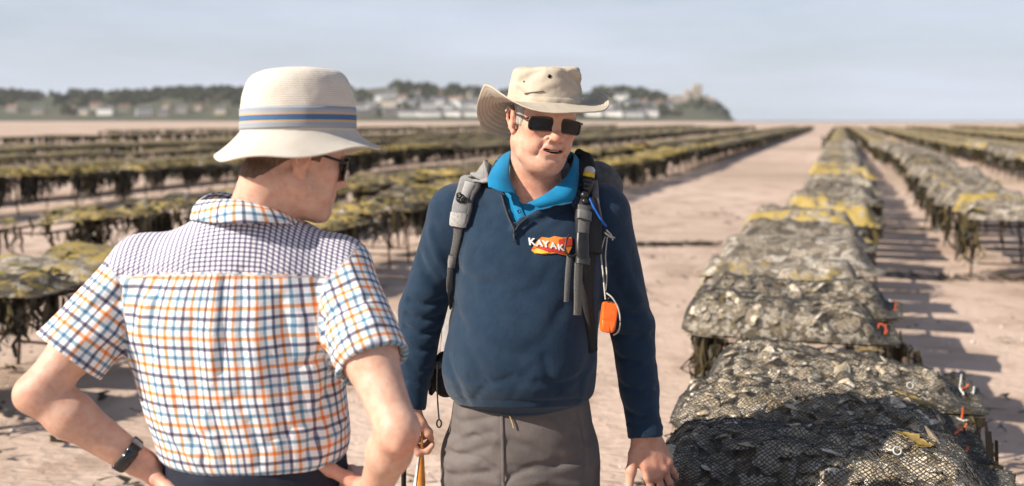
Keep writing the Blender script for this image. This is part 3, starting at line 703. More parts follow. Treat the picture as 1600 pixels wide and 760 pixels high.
# sunglasses
def rrect(w, h, r, n=5):
    P_ = []
    for cx, cy, a0 in ((w/2-r, h/2-r, 0), (-w/2+r, h/2-r, 90), (-w/2+r, -h/2+r, 180), (w/2-r, -h/2+r, 270)):
        for i in range(n): a = math.radians(a0+90*i/(n-1)); P_.append((cx+r*math.cos(a), cy+r*math.sin(a)))
    return np.array(P_)
b = MB('dark lens'); LENS = b.done((.006, .005, .006), .10, None, .35)
GFRAME = simple('brown grey metal frame', (.09, .07, .06), (.06, .05, .045), 200, .35, None, .5, .6)
def glasses(F, parent, base, w=.056, h=.032, y0=.092, z0=-.003, lens=LENS, frame=GFRAME, curve=2.6):
    rr = rrect(w, h, .010)
    g = Geo(); lenses = []
    for m in (-1, 1):
        xy = rr+np.array([m*(w/2+.0075), 0]); dep = lambda a: y0-curve*a**2
        loop = np.array([F.pt(x, dep(x), z0+z-.003*abs(x)/.06) for x, z in xy]); loop = np.vstack([loop, loop[:1]])
        g.add(*tube(loop, .0019, 6, up=F.vec(0, 1, 0)))
        A = [F.pt(m*(w/2+.0075)+rx*fr, dep(m*(w/2+.0075)+rx*fr)+.0008, z0+rz*fr-.003*abs(m*(w/2+.0075)+rx*fr)/.06) for fr in (.02, .4, .75, 1.) for rx, rz in rr]
        n = len(rr); v = np.array(A); v2 = v-F.vec(0, 1, 0)*.0016; f = grid_faces(4, n, closed_v=True); f = np.concatenate([f, f[:, ::-1]+4*n, np.array([[3*n+i, 3*n+(i+1) % n, 7*n+(i+1) % n, 7*n+i] for i in range(n)])]).tolist()+[list(range(n))]
        lenses.append((np.concatenate([v, v2]), f))
    br = [F.pt(-.0085, y0, z0+.004), F.pt(-.003, y0+.003, z0+.007), F.pt(.003, y0+.003, z0+.007), F.pt(.0085, y0, z0+.004)]
    g.add(*tube(spline(br, 10), .0017, 6))
    for m in (-1, 1):
        xe = w+.0075; te = [F.pt(m*(xe-.002), y0-curve*xe*xe, z0+.008), F.pt(m*(xe+.009), y0-curve*xe*xe-.012, z0+.009), F.pt(m*.0775, .03, .006), F.pt(m*.0795, .0, .008), F.pt(m*.081, -.022, .0), F.pt(m*.080, -.035, -.015)]
        g.add(*ribbon(spline(te, 24), np.tile(F.vec(m, 0, 0), (24, 1)), np.linspace(.0062, .0036, 24), .0022))
    ge = g.obj('sunglasses', frame, parent, True, base)
    for v, f in lenses: mesh_obj('lens', v, f, lens, ge, True, base)
    return ge
glasses(GF, guide, gb, .0635, .0330, .0950, -.004)
# hat
def hat(F, crown, brim, parent, base, mat, nseg=120, thick=.0028, ripple=0., wob=0., seed=1, dent=None, creases=None):
    "crown: rows (r scale x, y, z); brim: function(theta, t) -> (x, y, z) in the head frame"
    th = np.linspace(0, 2*math.pi, nseg, endpoint=False)
    rows = []
    cr_ = spline(crown, 40)
    for rx, ry, z in cr_[::-1]: rows.append(np.stack([rx*np.sin(th), ry*np.cos(th), np.full(nseg, z)], 1))
    for t in np.linspace(0, 1, 26)[1:]: rows.append(np.array([brim(a, t) for a in th]))
    A = np.array(rows)                                        # rows from crown centre outwards
    if dent is not None: A[..., 2] += dent(A)
    if creases:
        ac = np.arctan2(A[..., 0], A[..., 1])*.092; cz = A[..., 2]; nn_ = nrm(A*np.array([1, 1, .0])+1e-9); isc = (np.arange(len(A)) < 40)[:, None]
        for (t0, z0, t1, z1, am, w_) in creases:
            p0 = np.array([math.radians(t0)*.092, z0]); p1 = np.array([math.radians(t1)*.092, z1]); e = p1-p0; tt_ = np.clip(((ac-p0[0])*e[0]+(cz-p0[1])*e[1])/(e@e), 0, 1); dd = np.hypot(ac-p0[0]-tt_*e[0], cz-p0[1]-tt_*e[1]); A = A+nn_*(np.where(isc, am*np.exp(-(dd/w_)**2), 0))[..., None]
    A += (wob*fbm(A*26, seed, 3))[..., None]*nrm(A-np.array([0, 0, .04]))
    n = nrm(np.cross(np.roll(A, -1, 1)-np.roll(A, 1, 1), np.gradient(A, axis=0)))
    if n[45, 0, 2] < 0: n = -n
    k = np.arange(len(A))[:, None, None]; 
    if ripple: A = A+n*np.where(k > 41, ripple*np.abs(np.sin(k*math.pi/2.0+.4)), 0)
    inner = A-n*thick; m = A.shape[0]*nseg
    f = grid_faces(A.shape[0], nseg, closed_v=True); L = A.shape[0]-1
    rim = np.array([[L*nseg+i, L*nseg+(i+1) % nseg, m+L*nseg+(i+1) % nseg, m+L*nseg+i] for i in range(nseg)])
    f = np.concatenate([f[:, ::-1], f+m, rim])
    o = mesh_obj('hat', F.pts(np.concatenate([A.reshape(-1, 3), inner.reshape(-1, 3)])), f, mat, parent, True, base)
    loc = np.concatenate([A.reshape(-1, 3)]*2); attr(o, 'hat', loc)
    rr_ = np.repeat(np.arange(len(A))/float(L), nseg); attr(o, 'row', np.concatenate([rr_, rr_]))
    return o, A
HF1 = Fr(GF.pt(.001, -.006, .047), (.36, -.92, -.05), (.035, .0, 1))
def brim1(a, t):
    side = math.sin(a); s2 = side*side; frt = math.cos(a)
    R_ = t*(.074+.014*s2+(.012 if frt < 0 else .0)*abs(frt))
    lift = ((.042 if side > 0 else (.040 if frt > 0 else .040*(1+frt)**2))*s2*s2*t*t) - (.018*max(frt, 0)**2*t) - ((.050 if side > 0 else .098)*max(-frt, 0)**1.3*t)+.005*math.sin(3*a+.8)*t*t
    rx, ry = .0945+R_*(1-(.30 if side > 0 else .22)*s2*t), .112+R_
    return (rx*side, ry*frt, -.004*t+lift)
b = MB('tan cotton hat'); wv = b.noise(800, 2); row = b.at('row')
st_ = b.math('MULTIPLY', b.step(row, .61, .63), b.step(b.math('SINE', b.math('MULTIPLY', row, 145.)), .75, .98))
HATM = b.done(b.mix(b.math('MULTIPLY', st_, .45), b.mix(b.step(b.noise(30, 5), .35, .7), (.50, .425, .335), (.44, .37, .285)), (.30, .24, .18)), .88, b.bump(wv, .0008, .5, b.bump(st_, .0015, .8, b.bump(b.noise(45, 4), .004, .35))), .2, sheen=.1)
crown1 = [(.0945, .112, 0), (.0945, .112, .006), (.0935, .110, .012), (.092, .108, .014), (.0905, .1055, .03), (.0885, .1025, .055), (.0865, .099, .078), (.083, .094, .088), (.074, .084, .092), (.04, .05, .093), (.004, .005, .094)]
hat1, HA1 = hat(HF1, crown1, brim1, guide, gb, HATM, 140, .003, .0, .0072, 11, lambda A: np.where(A[..., 2] > .05, -.006*np.clip((-A[..., 0]-.02)/.06, 0, 1)-.012*np.exp(-((A[..., 0]-.01)/.03)**2-((A[..., 1])/.07)**2)+.05*A[..., 0]*np.clip((A[..., 2]-.05)/.04, 0, 1), 0), [(5, .088, 48, .050, -.008, .007), (0, .070, 40, .034, -.005, .006), (18, .086, 60, .062, .006, .008), (50, .070, 78, .030, -.006, .008), (-66, .050, -30, .078, -.004, .008), (-75, .030, -50, .012, -.005, .006), (-30, .034, -5, .052, .004, .007), (20, .020, 55, .026, -.004, .005)])
DARK = simple('dark eyelet', (.02, .018, .016), rough=.5)
def crown_pt(F, A, deg, z):
    a = math.radians(deg) % (2*math.pi); j = int(a/(2*math.pi)*A.shape[1]) % A.shape[1]; rows = A[8:40, j]; o_ = np.argsort(rows[:, 2]); p = np.array([np.interp(z, rows[o_, 2], rows[o_, k]) for k in range(3)]); return F.pts(p), nrm(F.R@np.array([p[0], p[1]*.8, .01]))
for deg, z in ((-62, .050), (-20, .066)):
    p, n = crown_pt(HF1, HA1, deg, z); g = Geo(); g.add(*tube([p-n*.003, p+n*.0016, p+n*.0018], [.005, .005, .0022] if z > .05 else [.003, .003, .0015], 12)); g.obj('eyelet', DARK if z > .05 else simple('steel rivet', (.4, .38, .34), rough=.4, metal=.7), hat1, True, gb)
pp = np.array([np.add(*[a*w for a, w in zip(crown_pt(HF1, HA1, d, z), (1, .0022))]) for d, z in ((-60, .0190), (-49, .0222), (-38, .0255), (-27, .0287))])
g = Geo(); g.add(*tube(spline(pp, 14), .0014, 6)); g.obj('hat_cord', simple('brown cord', (.14, .11, .085), scale=200), hat1, True, gb)
# ------------------------------------------------------------------ the guide's backpack and what hangs on it
kb = (.1, 2.85, .9)
pack = empty('backpack', kb, 'grey backpack worn by the man in the navy fleece', 'backpack')
GREY = simple('light grey pack cloth', (.34, .325, .31), (.27, .255, .245), 60, .8, (900, .001))
DGREY = simple('dark grey pack cloth', (.10, .095, .095), (.065, .062, .064), 60, .85, (900, .001))
WEB = simple('grey webbing', (.13, .125, .12), (.10, .095, .09), 200, .8, (1400, .0012))
BLK = simple('black plastic', (.012, .012, .013), (.02, .02, .02), 80, .38)
BLKW = simple('black webbing', (.016, .016, .018), (.028, .028, .03), 300, .85, (1400, .0012))
pk_ = SDF()
pk_.U(cone((-.05, 2.835, 1.05), (.02, 2.85, 1.42), .115, .11), .02); pk_.U(cone((.13, 2.835, 1.05), (.205, 2.85, 1.44), .105, .105), .06); pk_.U(cone((.03, 2.9, 1.05), (.08, 2.89, 1.45), .12, .11), .06)
pk_.U(cone((-.115, 2.79, 1.0), (-.095, 2.79, 1.32), .090, .085), .03); pk_.U(cone((.08, 2.86, 1.47), (.225, 2.85, 1.475), .08, .075), .03)
pk_.disp(lambda p: .008*fbm(p*9, 21, 3))
V, Q = pk_.mesh(axis((-.24, .36, .008)), axis((2.66, 3.06, .008)), axis((.86, 1.60, .008)))
mesh_obj('pack_body', V, Q, GREY, pack, True, kb)
lid = SDF(); lid.U(cone((.05, 2.85, 1.485), (.235, 2.84, 1.485), .085, .08), .02); lid.I(plane((0, 0, 1.46), (0, 0, -1)), .01); lid.disp(lambda p: .006*fbm(p*14, 23, 3))
V, Q = lid.mesh(axis((-.08, .36, .007)), axis((2.70, 3.0, .007)), axis((1.42, 1.60, .007))); mesh_obj('pack_lid', V, Q, DGREY, pack, True, kb)
def over(name, px, wpx, thick, mat, lift=.003, parent=None, pre=None, n=40, base=kb, fld=None, post=None):
    "a strap lying on the fleece along a line of pixels; pre = world points before it (over the shoulder)"
    a = np.array(px, dtype=float); p, N = (fld or FL).project(a[:, 0], a[:, 1], lift); w = np.array(wpx, dtype=float)*p[:, 1]/FPX
    if pre is not None:
        q = np.array([v[0] for v in pre]); p = np.vstack([q, p]); N = np.vstack([np.array([v[1] for v in pre]), N]); w = np.concatenate([[v[2] for v in pre], w])
    if post is not None:
        p = np.vstack([p, [v[0] for v in post]]); N = np.vstack([N, [v[1] for v in post]]); w = np.concatenate([w, [v[2] for v in post]])
    p = spline(p, n); N = nrm(spline(N, n)); w = spline(w, n)[:, 0]
    v, f = ribbon(p, N, w, thick); return mesh_obj(name, v, f, mat, parent or pack, True, base), p, N
def shoulder(pts, w):
    q = FL.snap(np.array(pts), .002); n = FL.grad(q); return [(a, b, w) for a, b in zip(q, n)]
preR = shoulder([(-.085, 2.77, 1.44), (-.088, 2.72, 1.53), (-.092, 2.66, 1.56), (-.096, 2.61, 1.56)], .066)
s1, p1, n1 = over('shoulder_strap', [(741, 280), (728, 302), (720, 322), (717, 342), (716, 354)], [38, 31, 26, 24, 22], .009, simple('mid grey strap padding', (.27, .26, .255), (.22, .21, .205), 60, .85, (900, .001)), .002, None, preR, 44, post=None)
over('strap_panel', [(733, 292), (728, 302), (724, 312)], [16, 15, 13], .003, simple('pale grey panel', (.40, .385, .37), (.34, .325, .31), 90, .8), .0115, s1)
over('strap_trim', [(752, 284), (745, 296), (737, 312), (732, 330), (729, 350)], [9, 9, 8, 8, 7], .010, DGREY, .003, s1)
over('strap_loop', [(718.5, 333), (717, 345), (716, 353)], [28, 28, 26], .013, simple('pale strap loop', (.42, .40, .38), scale=200, rough=.8), .001, s1)
over('load_strap', [(717, 352), (715, 372), (711, 392), (707, 407)], [15, 13, 12, 11], .005, WEB, .003, s1)
over('strap_buckle', [(708, 398), (706, 408), (704, 417)], [12, 13, 11], .009, simple('grey buckle', (.23, .22, .21), rough=.5), .003, s1)
over('load_strap', [(704, 412), (702, 440), (703, 480)], [10, 10, 10], .004, WEB, .002, s1)
c, n = FL.project([719], [314], .016); c = c[0]; g = Geo(); t = np.linspace(0, 2*math.pi, 20)
for dx, dz, r in ((0, 0, .010), (.008, -.004, .007), (-.004, .008, .006)):
    g.add(*tube(np.stack([c[0]+dx+r*np.cos(t), np.full(20, c[1])-.002*np.sin(t*2), c[2]+dz+r*np.sin(t)], 1), .0022, 6, up=(0, 1, 0)))
g.obj('strap_hook', BLK, s1, True, kb)
preL = shoulder([(.185, 2.77, 1.44), (.187, 2.72, 1.53), (.188, 2.66, 1.56), (.188, 2.61, 1.56)], .066)
s2, p2, n2 = over('shoulder_strap', [(917, 292), (916, 315), (915, 345), (914, 385), (914, 430), (916, 480), (923, 548)], [40, 40, 38, 36, 28, 22, 17], .014, BLKW, .002, None, preL, 60)
over('strap_pocket', [(913, 318), (914, 345), (915, 372), (916, 398)], [36, 42, 42, 38], .026, BLKW, .010, s2)
over('strap_trim', [(930, 292), (932, 320), (935, 352)], [10, 11, 10], .006, simple('mauve grey trim', (.16, .14, .145), scale=100), .015, s2)
over('chest_webbing', [(902, 335), (901, 350), (900, 366), (899, 384)], [20, 20, 19, 18], .005, WEB, .040, s2)
over('strap_buckle', [(901, 343), (900, 354)], [24, 24], .010, simple('grey plastic slider', (.16, .155, .15), rough=.5), .042, s2)
over('side_release_buckle', [(898, 372), (898, 384), (897, 396), (897, 408)], [20, 22, 22, 20], .012, BLK, .038, s2)
over('buckle_bar', [(898, 404), (897, 415)], [24, 24], .013, simple('charcoal plastic', (.05, .048, .048), rough=.45), .036, s2)
over('webbing_tail', [(897, 412), (896, 440), (895, 468), (894, 493)], [15, 14, 14, 14], .004, simple('grey green webbing', (.135, .13, .115), (.10, .097, .09), 200, .8, (1400, .0012)), .022, s2)
over('webbing_tail', [(886, 400), (883, 430), (880, 470)], [10, 9, 8], .004, WEB, .016, s2)
c, n = FL.project([884, 880, 878, 884, 892], [372, 380, 394, 404, 400], .026); g = Geo(); g.add(*tube(spline(c, 24), .0026, 6)); g.obj('elastic_loop', BLK, s2, True, kb)
BLUE = simple('blue drinking tube', (.012, .10, .42), (.01, .08, .36), 80, .35)
c, n = FL.project([921, 927, 934, 941], [318, 330, 341, 352], .034); g = Geo(); g.add(*tube(spline(c, 20), .0034, 8)); g.obj('drinking_tube', BLUE, pack, True, kb)
STEEL = simple('worn steel clip', (.45, .44, .42), (.3, .29, .28), 90, .35, None, .5, .9)
c, n = FL.project([935, 942, 949, 954], [362, 364, 366, 366], .030); g = Geo(); g.add(*tube(spline(c, 12), [.003]*4+[.0045]*4+[.003]*4, 8)); c2, _ = FL.project([940, 946, 950], [357, 362, 370], .030); g.add(*tube(spline(c2, 10), .0028, 8)); g.obj('toggle_clip', STEEL, pack, True, kb)
# hip belt and its pouch
hb = [(-.13, 2.80, .99), (-.19, 2.70, .985), (-.210, 2.62, .98)]; hp = spline(hb, 20); N = nrm(hp-np.array([.02, 2.62, .98]))
v, f = ribbon(hp, N, .05, .010); mesh_obj('hip_belt', v, f, BLKW, pack, True, kb)
hb = [(.15, 2.80, .99), (.185, 2.74, .985), (.205, 2.70, .98)]; hp = spline(hb, 20); N = nrm(hp-np.array([.02, 2.62, .98])); v, f = ribbon(hp, N, .05, .010); mesh_obj('hip_belt', v, f, DGREY, pack, True, kb)
pc = P(697, 590, 2.62); pch = SDF(); pch.U(cone(pc+(0, 0, .035), pc-(0, 0, .022), .034, .031), .01); pch.disp(lambda p: .003*fbm(p*40, 5, 2))
ptop = empty('belt_pouch', pc, 'small black pouch with grey top at the right hip of the man in navy fleece', 'pouch')
V, Q = pch.mesh(axis((pc[0]-.06, pc[0]+.06, .004)), axis((pc[1]-.06, pc[1]+.06, .004)), axis((pc[2]-.09, pc[2]+.09, .004))); mesh_obj('pouch_body', V, Q, BLKW, ptop, True, pc)
g = Geo(); g.add(*box(pc+(0, -.002, .038), (.062, .066, .022), None, .008)); g.obj('pouch_lid', WEB, ptop, True, pc)
cp = [P(684, 570, 2.57), P(683, 600, 2.565), P(684, 630, 2.56), P(686, 655, 2.56)]; g = Geo(); g.add(*tube(spline(cp, 20), .0022, 6)); lo = P(686, 662, 2.56); t = np.linspace(0, 2*math.pi, 16); g.add(*tube(np.stack([lo[0]+.006*np.cos(t), np.full(16, lo[1]), lo[2]+.010*np.sin(t)], 1), .0022, 6, up=(0, 1, 0))); g.obj('pouch_cord', BLKW, ptop, True, pc)
# strobe torch on the strap
q, n = FL.project([922], [300], .035); q = q[0]; dv = nrm(np.array([.10, .02, 1.])); tb = q-dv*.01
torch = empty('torch', tb, 'small black torch with yellow band and clear dome standing up on the backpack strap', 'torch')
top = P(922, 263, q[1]); dv = nrm(top-q); L_ = np.linalg.norm(top-q)
g = Geo(); g.add(*tube([q-dv*.035, q-dv*.03, q+dv*(L_-.022), q+dv*(L_-.02)], [.012, .0155, .0155, .013], 16)); g.add(*tube([q+dv*.0, q+dv*.012], .0172, 16)); g.obj('torch_body', BLK, torch, True, tb)
g = Geo(); g.add(*tube([q+dv*(L_-.022), q+dv*(L_-.010)], .0150, 16)); g.obj('yellow_band', simple('yellow plastic', (.62, .42, .02), rough=.4), torch, True, tb)
b = MB('clear plastic'); CLR = b.done((.78, .78, .8), .12, None, .5, trans=.45, ior=1.45); g = Geo(); g.add(*tube([q+dv*(L_-.010), q+dv*(L_-.002), q+dv*(L_+.003), q+dv*(L_+.005)], [.0145, .0135, .009, .002], 16)); g.obj('clear_dome', CLR, torch, True, tb)
kc, n = FL.project([917, 912, 909], [308, 316, 326], .036); g = Geo()
for c_, r in zip(kc, (.009, .0115, .009)):
    s_ = SDF(); 
    a_ = np.linspace(0, math.pi, 9); g.add(*tube(np.array([c_+np.array([0, 0, r])*math.cos(x) for x in a_]), [max(r*math.sin(x), .0004) for x in a_], 10))
g.obj('clamp_knob', BLK, torch, True, tb)
# orange whistle on a pale cord
WH = simple('orange plastic', (.90, .15, .015), (.82, .12, .015), 50, .35, (60, .002))
cc = P(951, 496, 2.455)
wh = empty('whistle', cc, 'bright orange whistle hanging on a pale cord from the backpack strap', 'whistle')
s_ = SDF(); dn_ = nrm(np.array([-.14, 0, -1.])); sd = np.array([1., .1, -.14])
s_.U(cone(cc-dn_*.024, cc+dn_*.022, .0220, .0205), .006); s_.I(plane(cc+dn_*.036, dn_), .002); s_.I(plane(cc-dn_*.036, -dn_), .003); s_.I(plane(cc+(0, -.010, 0), (0.1, -1, .2)), .002); s_.I(plane(cc+(-.019, 0, 0), (-1, -.25, .1)), .002); s_.I(plane(cc+(.021, 0, 0), (1, -.15, -.1)), .002)
s_.S(cone(cc+(-.02, -.014, -.004), cc+(.02, -.014, -.010), .0035, .0035), .002); s_.S(cone(cc+(-.004, -.014, .020), cc+(.004, -.014, -.032), .0016, .0016), .002)
V, Q = s_.mesh(axis((cc[0]-.03, cc[0]+.03, .0018)), axis((cc[1]-.03, cc[1]+.03, .0018)), axis((cc[2]-.05, cc[2]+.05, .0018))); mesh_obj('whistle_body', V, Q, WH, wh, True, cc)
PCORD = simple('pale cord', (.52, .47, .40), (.40, .36, .31), 300, .8)
q0 = FL.project([938], [368], .022)[0][0]; ct = lambda px, py, k: P(px, py, q0[1]*(1-k)+2.452*k)
g = Geo(); g.add(*tube(spline([q0, ct(939, 395, .3), ct(942, 425, .6), ct(944, 448, .85), ct(946, 468, 1)], 30), .0020, 6)); g.add(*tube(spline([q0+(.006, 0, 0), ct(946, 400, .3), ct(948, 430, .6), ct(946, 455, .9)], 24), .0018, 6))
g.add(*tube(spline([ct(947, 458, .9), ct(957, 466, 1), ct(966, 482, 1), ct(969, 502, 1), ct(966, 518, 1), ct(958, 524, 1)], 30), .0021, 6)); g.obj('cord', PCORD, wh, True, cc)
g = Geo(); r0 = cc-dn_*.042; g.add(*tube(np.stack([r0[0]+.008*np.cos(t), np.full(16, r0[1]), r0[2]+.008*np.sin(t)], 1), .0016, 6, up=(0, 1, 0))); g.obj('split_ring', BLK, wh, True, cc)
# tapered orange staff in his right hand
st = np.array(tipsR[1])+np.array([.006, .012, .0]); sb = np.array([-.30, 2.42, .0])
tt = P(659, 700, 2.545); bb = np.array([tt[0]-.030, tt[1]-.06, 0.])
stf = empty('paddle_shaft', bb, 'orange and white tapered shaft held by the man in navy fleece', 'paddle')
ORW = simple('orange varnished wood', (.62, .24, .03), (.50, .17, .025), 30, .3, None, .5, coat=.4)
g = Geo(); g.add(*tube([tt+(0, 0, .05), tt, tt*.9+bb*.1, tt*.75+bb*.25, tt*.1+bb*.9, bb], [.004, .005, .013, .016, .017, .016], 14)); g.obj('shaft', ORW, stf, True, bb)
g = Geo(); w0 = tt*.985+bb*.015+(-.005, -.006, 0); g.add(*ribbon([w0, tt*.9+bb*.1+(-.012, -.0075, 0), tt*.7+bb*.3+(-.0135, -.0095, 0), bb+(-.0135, -.0095, 0)], np.tile((-.75, -.6, 0), (4, 1)), [.004, .010, .012, .012], .0022)); g.obj('white_stripe', simple('white paint', (.78, .77, .74), scale=60, rough=.4), stf, True, bb)
# walking pole behind his elbow
wp0 = P(634, 484, 2.74); wp1 = np.array([wp0[0]-.02, 2.80, .0])
pole = empty('walking_pole', wp1, 'black walking pole upright behind the elbow of the man in navy fleece', 'pole')
g = Geo(); d_ = nrm(wp1-wp0); g.add(*tube([wp0-(0, 0, .004), wp0, wp0+d_*.008, wp0+d_*.03, wp0+d_*.075, wp0+d_*.12], [.009, .016, .014, .010, .0125, .010], 12)); g.obj('grip', BLK, pole, True, wp1)
g = Geo(); g.add(*tube([wp0+d_*.12, wp1], [.008, .006], 10)); g.obj('shaft', simple('dark metal shaft', (.03, .03, .035), rough=.35, metal=.6), pole, True, wp1)
wl = [wp0+d_*.03, wp0+(-.022, 0, -.06), wp0+(-.026, .01, -.13), wp0+(.004, .01, -.155), wp0+d_*.05]; g = Geo(); wl = spline(wl, 24); g.add(*ribbon(wl, np.tile((.2, -1, 0), (24, 1)), .018, .003)); g.obj('wrist_strap', BLKW, pole, True, wp1)
# ------------------------------------------------------------------ the visitor in the checked shirt, seen from behind
vb = (-.54, 2.0, 0)
visitor = person('man in checked shirt and pale banded hat, from behind, hands on hips', vb)
VF = Fr((-.435, 2.0, 1.612), (.84, .48, -.25), (.16, .10, 1), 1.0)
SV = [(1.008, -.515, 2.0, .180, .124), (1.02, -.517, 2.0, .188, .130), (1.055, -.520, 2.0, .194, .135), (1.15, -.540, 2.0, .204, .138), (1.28, -.556, 2.0, .214, .134), (1.36, -.552, 2.0, .207, .120), (1.42, -.545, 2.0, .165, .10), (1.465, -.535, 2.01, .105, .085), (1.50, -.53, 2.015, .07, .07)]
aL, eL, wL = (-.742, 2.01, 1.378), (-.905, 1.90, 1.160), (-.732, 1.945, 1.014)        # his left arm is at the left of the picture
aR, eR, wR = (-.352, 2.01, 1.375), (-.207, 1.80, 1.120), (-.268, 1.925, .958)
nbv, ntv = np.array((-.53, 2.01, 1.43)), VF.pt(0, -.035, -.06)
B2 = SDF(); B2.U(loft(shrink(SV, .018)), .01)
B2.U(cone(nbv, ntv, .064, .052), .03); B2.U(cone(nbv+(0, -.02, 0), VF.pt(0, -.048, -.05), .040, .036), .02)
for m in (-1, 1): B2.U(cone(VF.pt(m*.058, -.012, -.045), nbv+np.array((.06, .04, .03)), .013, .011), .02)
for a in (aL, aR): B2.U(cone(nbv+(0, -.005, 0), np.array(a)+(0, 0, .012), .05, .046), .05)
head(B2, VF); B2.U(cone(nbv, ntv, .055, .055), .02)
arm(B2, aL, eL, wL, (.052, .047, .037, .041, .028)); arm(B2, aR, eR, wR, (.052, .046, .037, .040, .029))
B2.U(ell(np.array(eR)+(.004, -.030, -.016), (.012, .010, .014)), .012); B2.U(ell(np.array(eR)+(.010, -.012, -.004), (.022, .020, .026)), .02); B2.U(ell(np.array(eL)+(-.016, -.006, -.002), (.020, .02, .022)), .02)
hand(B2, wL, (.30, .65, -.70), (.58, .45, .67), 1, [(14, 22, 14), (16, 24, 16), (18, 26, 16), (20, 28, 18)], (.06, 0, -.05, -.1),
     [(.010, .006, .002), (.042, .022, .000), (.076, .030, -.001), (.104, .032, .003)], 1.05)
hand(B2, wR, (-.33, .93, -.05), (-.42, -.25, -.82), 1, [(10, 20, 14), (12, 22, 16), (14, 24, 16), (16, 26, 18)], (.05, 0, -.05, -.1),
     [(.012, .008, .002), (.046, .026, .000), (.082, .034, .000), (.112, .036, .003)], 1.08)
B2.U(loft([(.60, -.515, 2.0, .15, .11), (.80, -.515, 2.0, .175, .128), (.95, -.515, 2.0, .172, .112)]), .04)
for m, x in ((-1, -.61), (1, -.42)):
    B2.U(cone((x, 2.0, .84), (x+m*.02, 1.99, .48), .082, .055), .03); B2.U(cone((x+m*.02, 1.99, .48), (x+m*.025, 1.97, .08), .052, .036), .02); B2.U(cone((x+m*.025, 1.97, .05), (x+m*.05, 2.14, .035), .036, .03), .03)
V, Q = B2.mesh(axis((-1.02, -.12, .0032)), axis((1.72, 2.22, .0032)), axis((0, .84, .010), (.84, 1.22, .0034), (1.22, 1.42, .008), (1.42, 1.78, .0026)))
body2 = mesh_obj('body', V, Q, skin_material('fair skin', 0), visitor, True, vb)
add_albedo(body2, skin_albedo(V, VF, (.62, .385, .285), 1.1, .15, hands=[(np.array(eR)+(.02, -.02, -.02), .028, .8), (eL, .035, .5), ((-.31, 1.91, .99), .06, .5), ((-.69, 1.94, .99), .05, .5)]))
b = MB('short brown hair'); s_ = b.noise(260, 3, .6, stretch=(1, 1, .3)); BROWN = b.done(b.mix(b.step(s_, .3, .7), (.075, .038, .022), (.15, .085, .048)), .6, b.bump(s_, .003, .9), .4)
hair(VF, BROWN, visitor, vb, .075, -.008, -.060, .032, .0030, 8, B2)
glasses(VF, visitor, vb, .060, .046, .104, -.006, LENS, simple('black frame', (.012, .012, .012), rough=.3), 4.0)
# shirt
SH = SDF(); SH.U(loft(SV, pw=2.2), .01)
for a in (aL, aR): SH.U(cone(nbv+(0, -.012, 0), np.array(a)+(0, 0, .006), .062, .058), .06)
SH.U(cone(nbv-(0, 0, .02), nbv+(.012, .006, .035), .085, .068), .03)
sl = []
for a, e, r1 in ((aL, eL, .076), (aR, eR, .073)):
    a, e = np.array(a), np.array(e); d = nrm(e-a); q = a+d*(.212 if a[0] < -.6 else .222); sl.append((a, q, d))
    SH.U(cone(a-d*.0, q, .068, r1, True), .035)
VFL = SH
def vpath(px, lift=0): a = np.array(px, dtype=float); return SH.project(a[:, 0], a[:, 1], lift)[0]
vf = [([(352, 440), (350, 500), (346, 580)], -.0045, .012), ([(338, 432), (332, 520), (330, 600)], .0035, .012), ([(402, 440), (398, 520), (400, 590)], .0035, .014), ([(378, 425), (376, 500), (380, 640)], -.0028, .011),
      ([(300, 500), (302, 560), (310, 640)], -.0035, .014), ([(440, 470), (450, 560), (470, 650)], -.005, .015), ([(470, 500), (490, 580), (505, 680)], .004, .014), ([(420, 560), (440, 640), (450, 720)], -.0035, .012),
      ([(270, 600), (290, 660), (320, 715)], -.005, .011), ([(255, 660), (280, 695), (310, 720)], .004, .010), ([(330, 650), (350, 690), (352, 725)], -.004, .009), ([(390, 660), (405, 700), (402, 730)], -.004, .009),
      ([(530, 600), (505, 650), (480, 712)], -.006, .012), ([(540, 650), (515, 690), (495, 722)], .004, .009), ([(535, 560), (515, 600), (500, 640)], -.005, .012), ([(520, 540), (500, 560), (470, 570)], -.004, .012),
      ([(496, 440), (500, 500), (515, 560)], -.006, .010), ([(508, 440), (530, 450), (552, 446)], -.004, .010), ([(505, 500), (540, 480), (572, 470)], -.005, .010), ([(515, 540), (550, 520), (588, 505)], .0045, .010), ([(530, 575), (565, 548), (600, 535)], -.004, .009), ([(545, 420), (565, 460), (580, 500)], .004, .012),
      ([(190, 430), (186, 490), (198, 556)], -.005, .009), ([(180, 470), (150, 480), (120, 500)], -.0045, .010), ([(190, 520), (160, 520), (120, 540)], .004, .010), ([(188, 545), (160, 548), (130, 560)], -.0045, .009), ([(205, 440), (170, 445), (140, 470)], .0035, .011),
      ([(230, 470), (215, 520), (205, 570)], .004, .014), ([(250, 440), (238, 500), (235, 560)], -.003, .013), ([(345, 640), (370, 620), (400, 625)], -.0025, .010), ([(300, 690), (330, 675), (365, 682)], -.0025, .009), ([(420, 690), (450, 670), (480, 660)], -.003, .009)]
for px, a, w in vf: SH.fold(vpath(px), a*1.45, w*.9)
SH.fold(vpath([(193, 418), (260, 410), (341, 408), (420, 414), (500, 431)], 0), .0025, .004)
for (a, q, d) in sl: SH.S(cone(q-d*.03, q+d*.02, .056, .060), .004)
SH.disp(lambda p: .0028*fbm(p*np.array([16, 16, 11]), 31, 3))
V, Q = SH.mesh(axis((-.96, -.18, .0035)), axis((1.80, 2.20, .0035)), axis((.98, 1.53, .0035)), soft=.4)
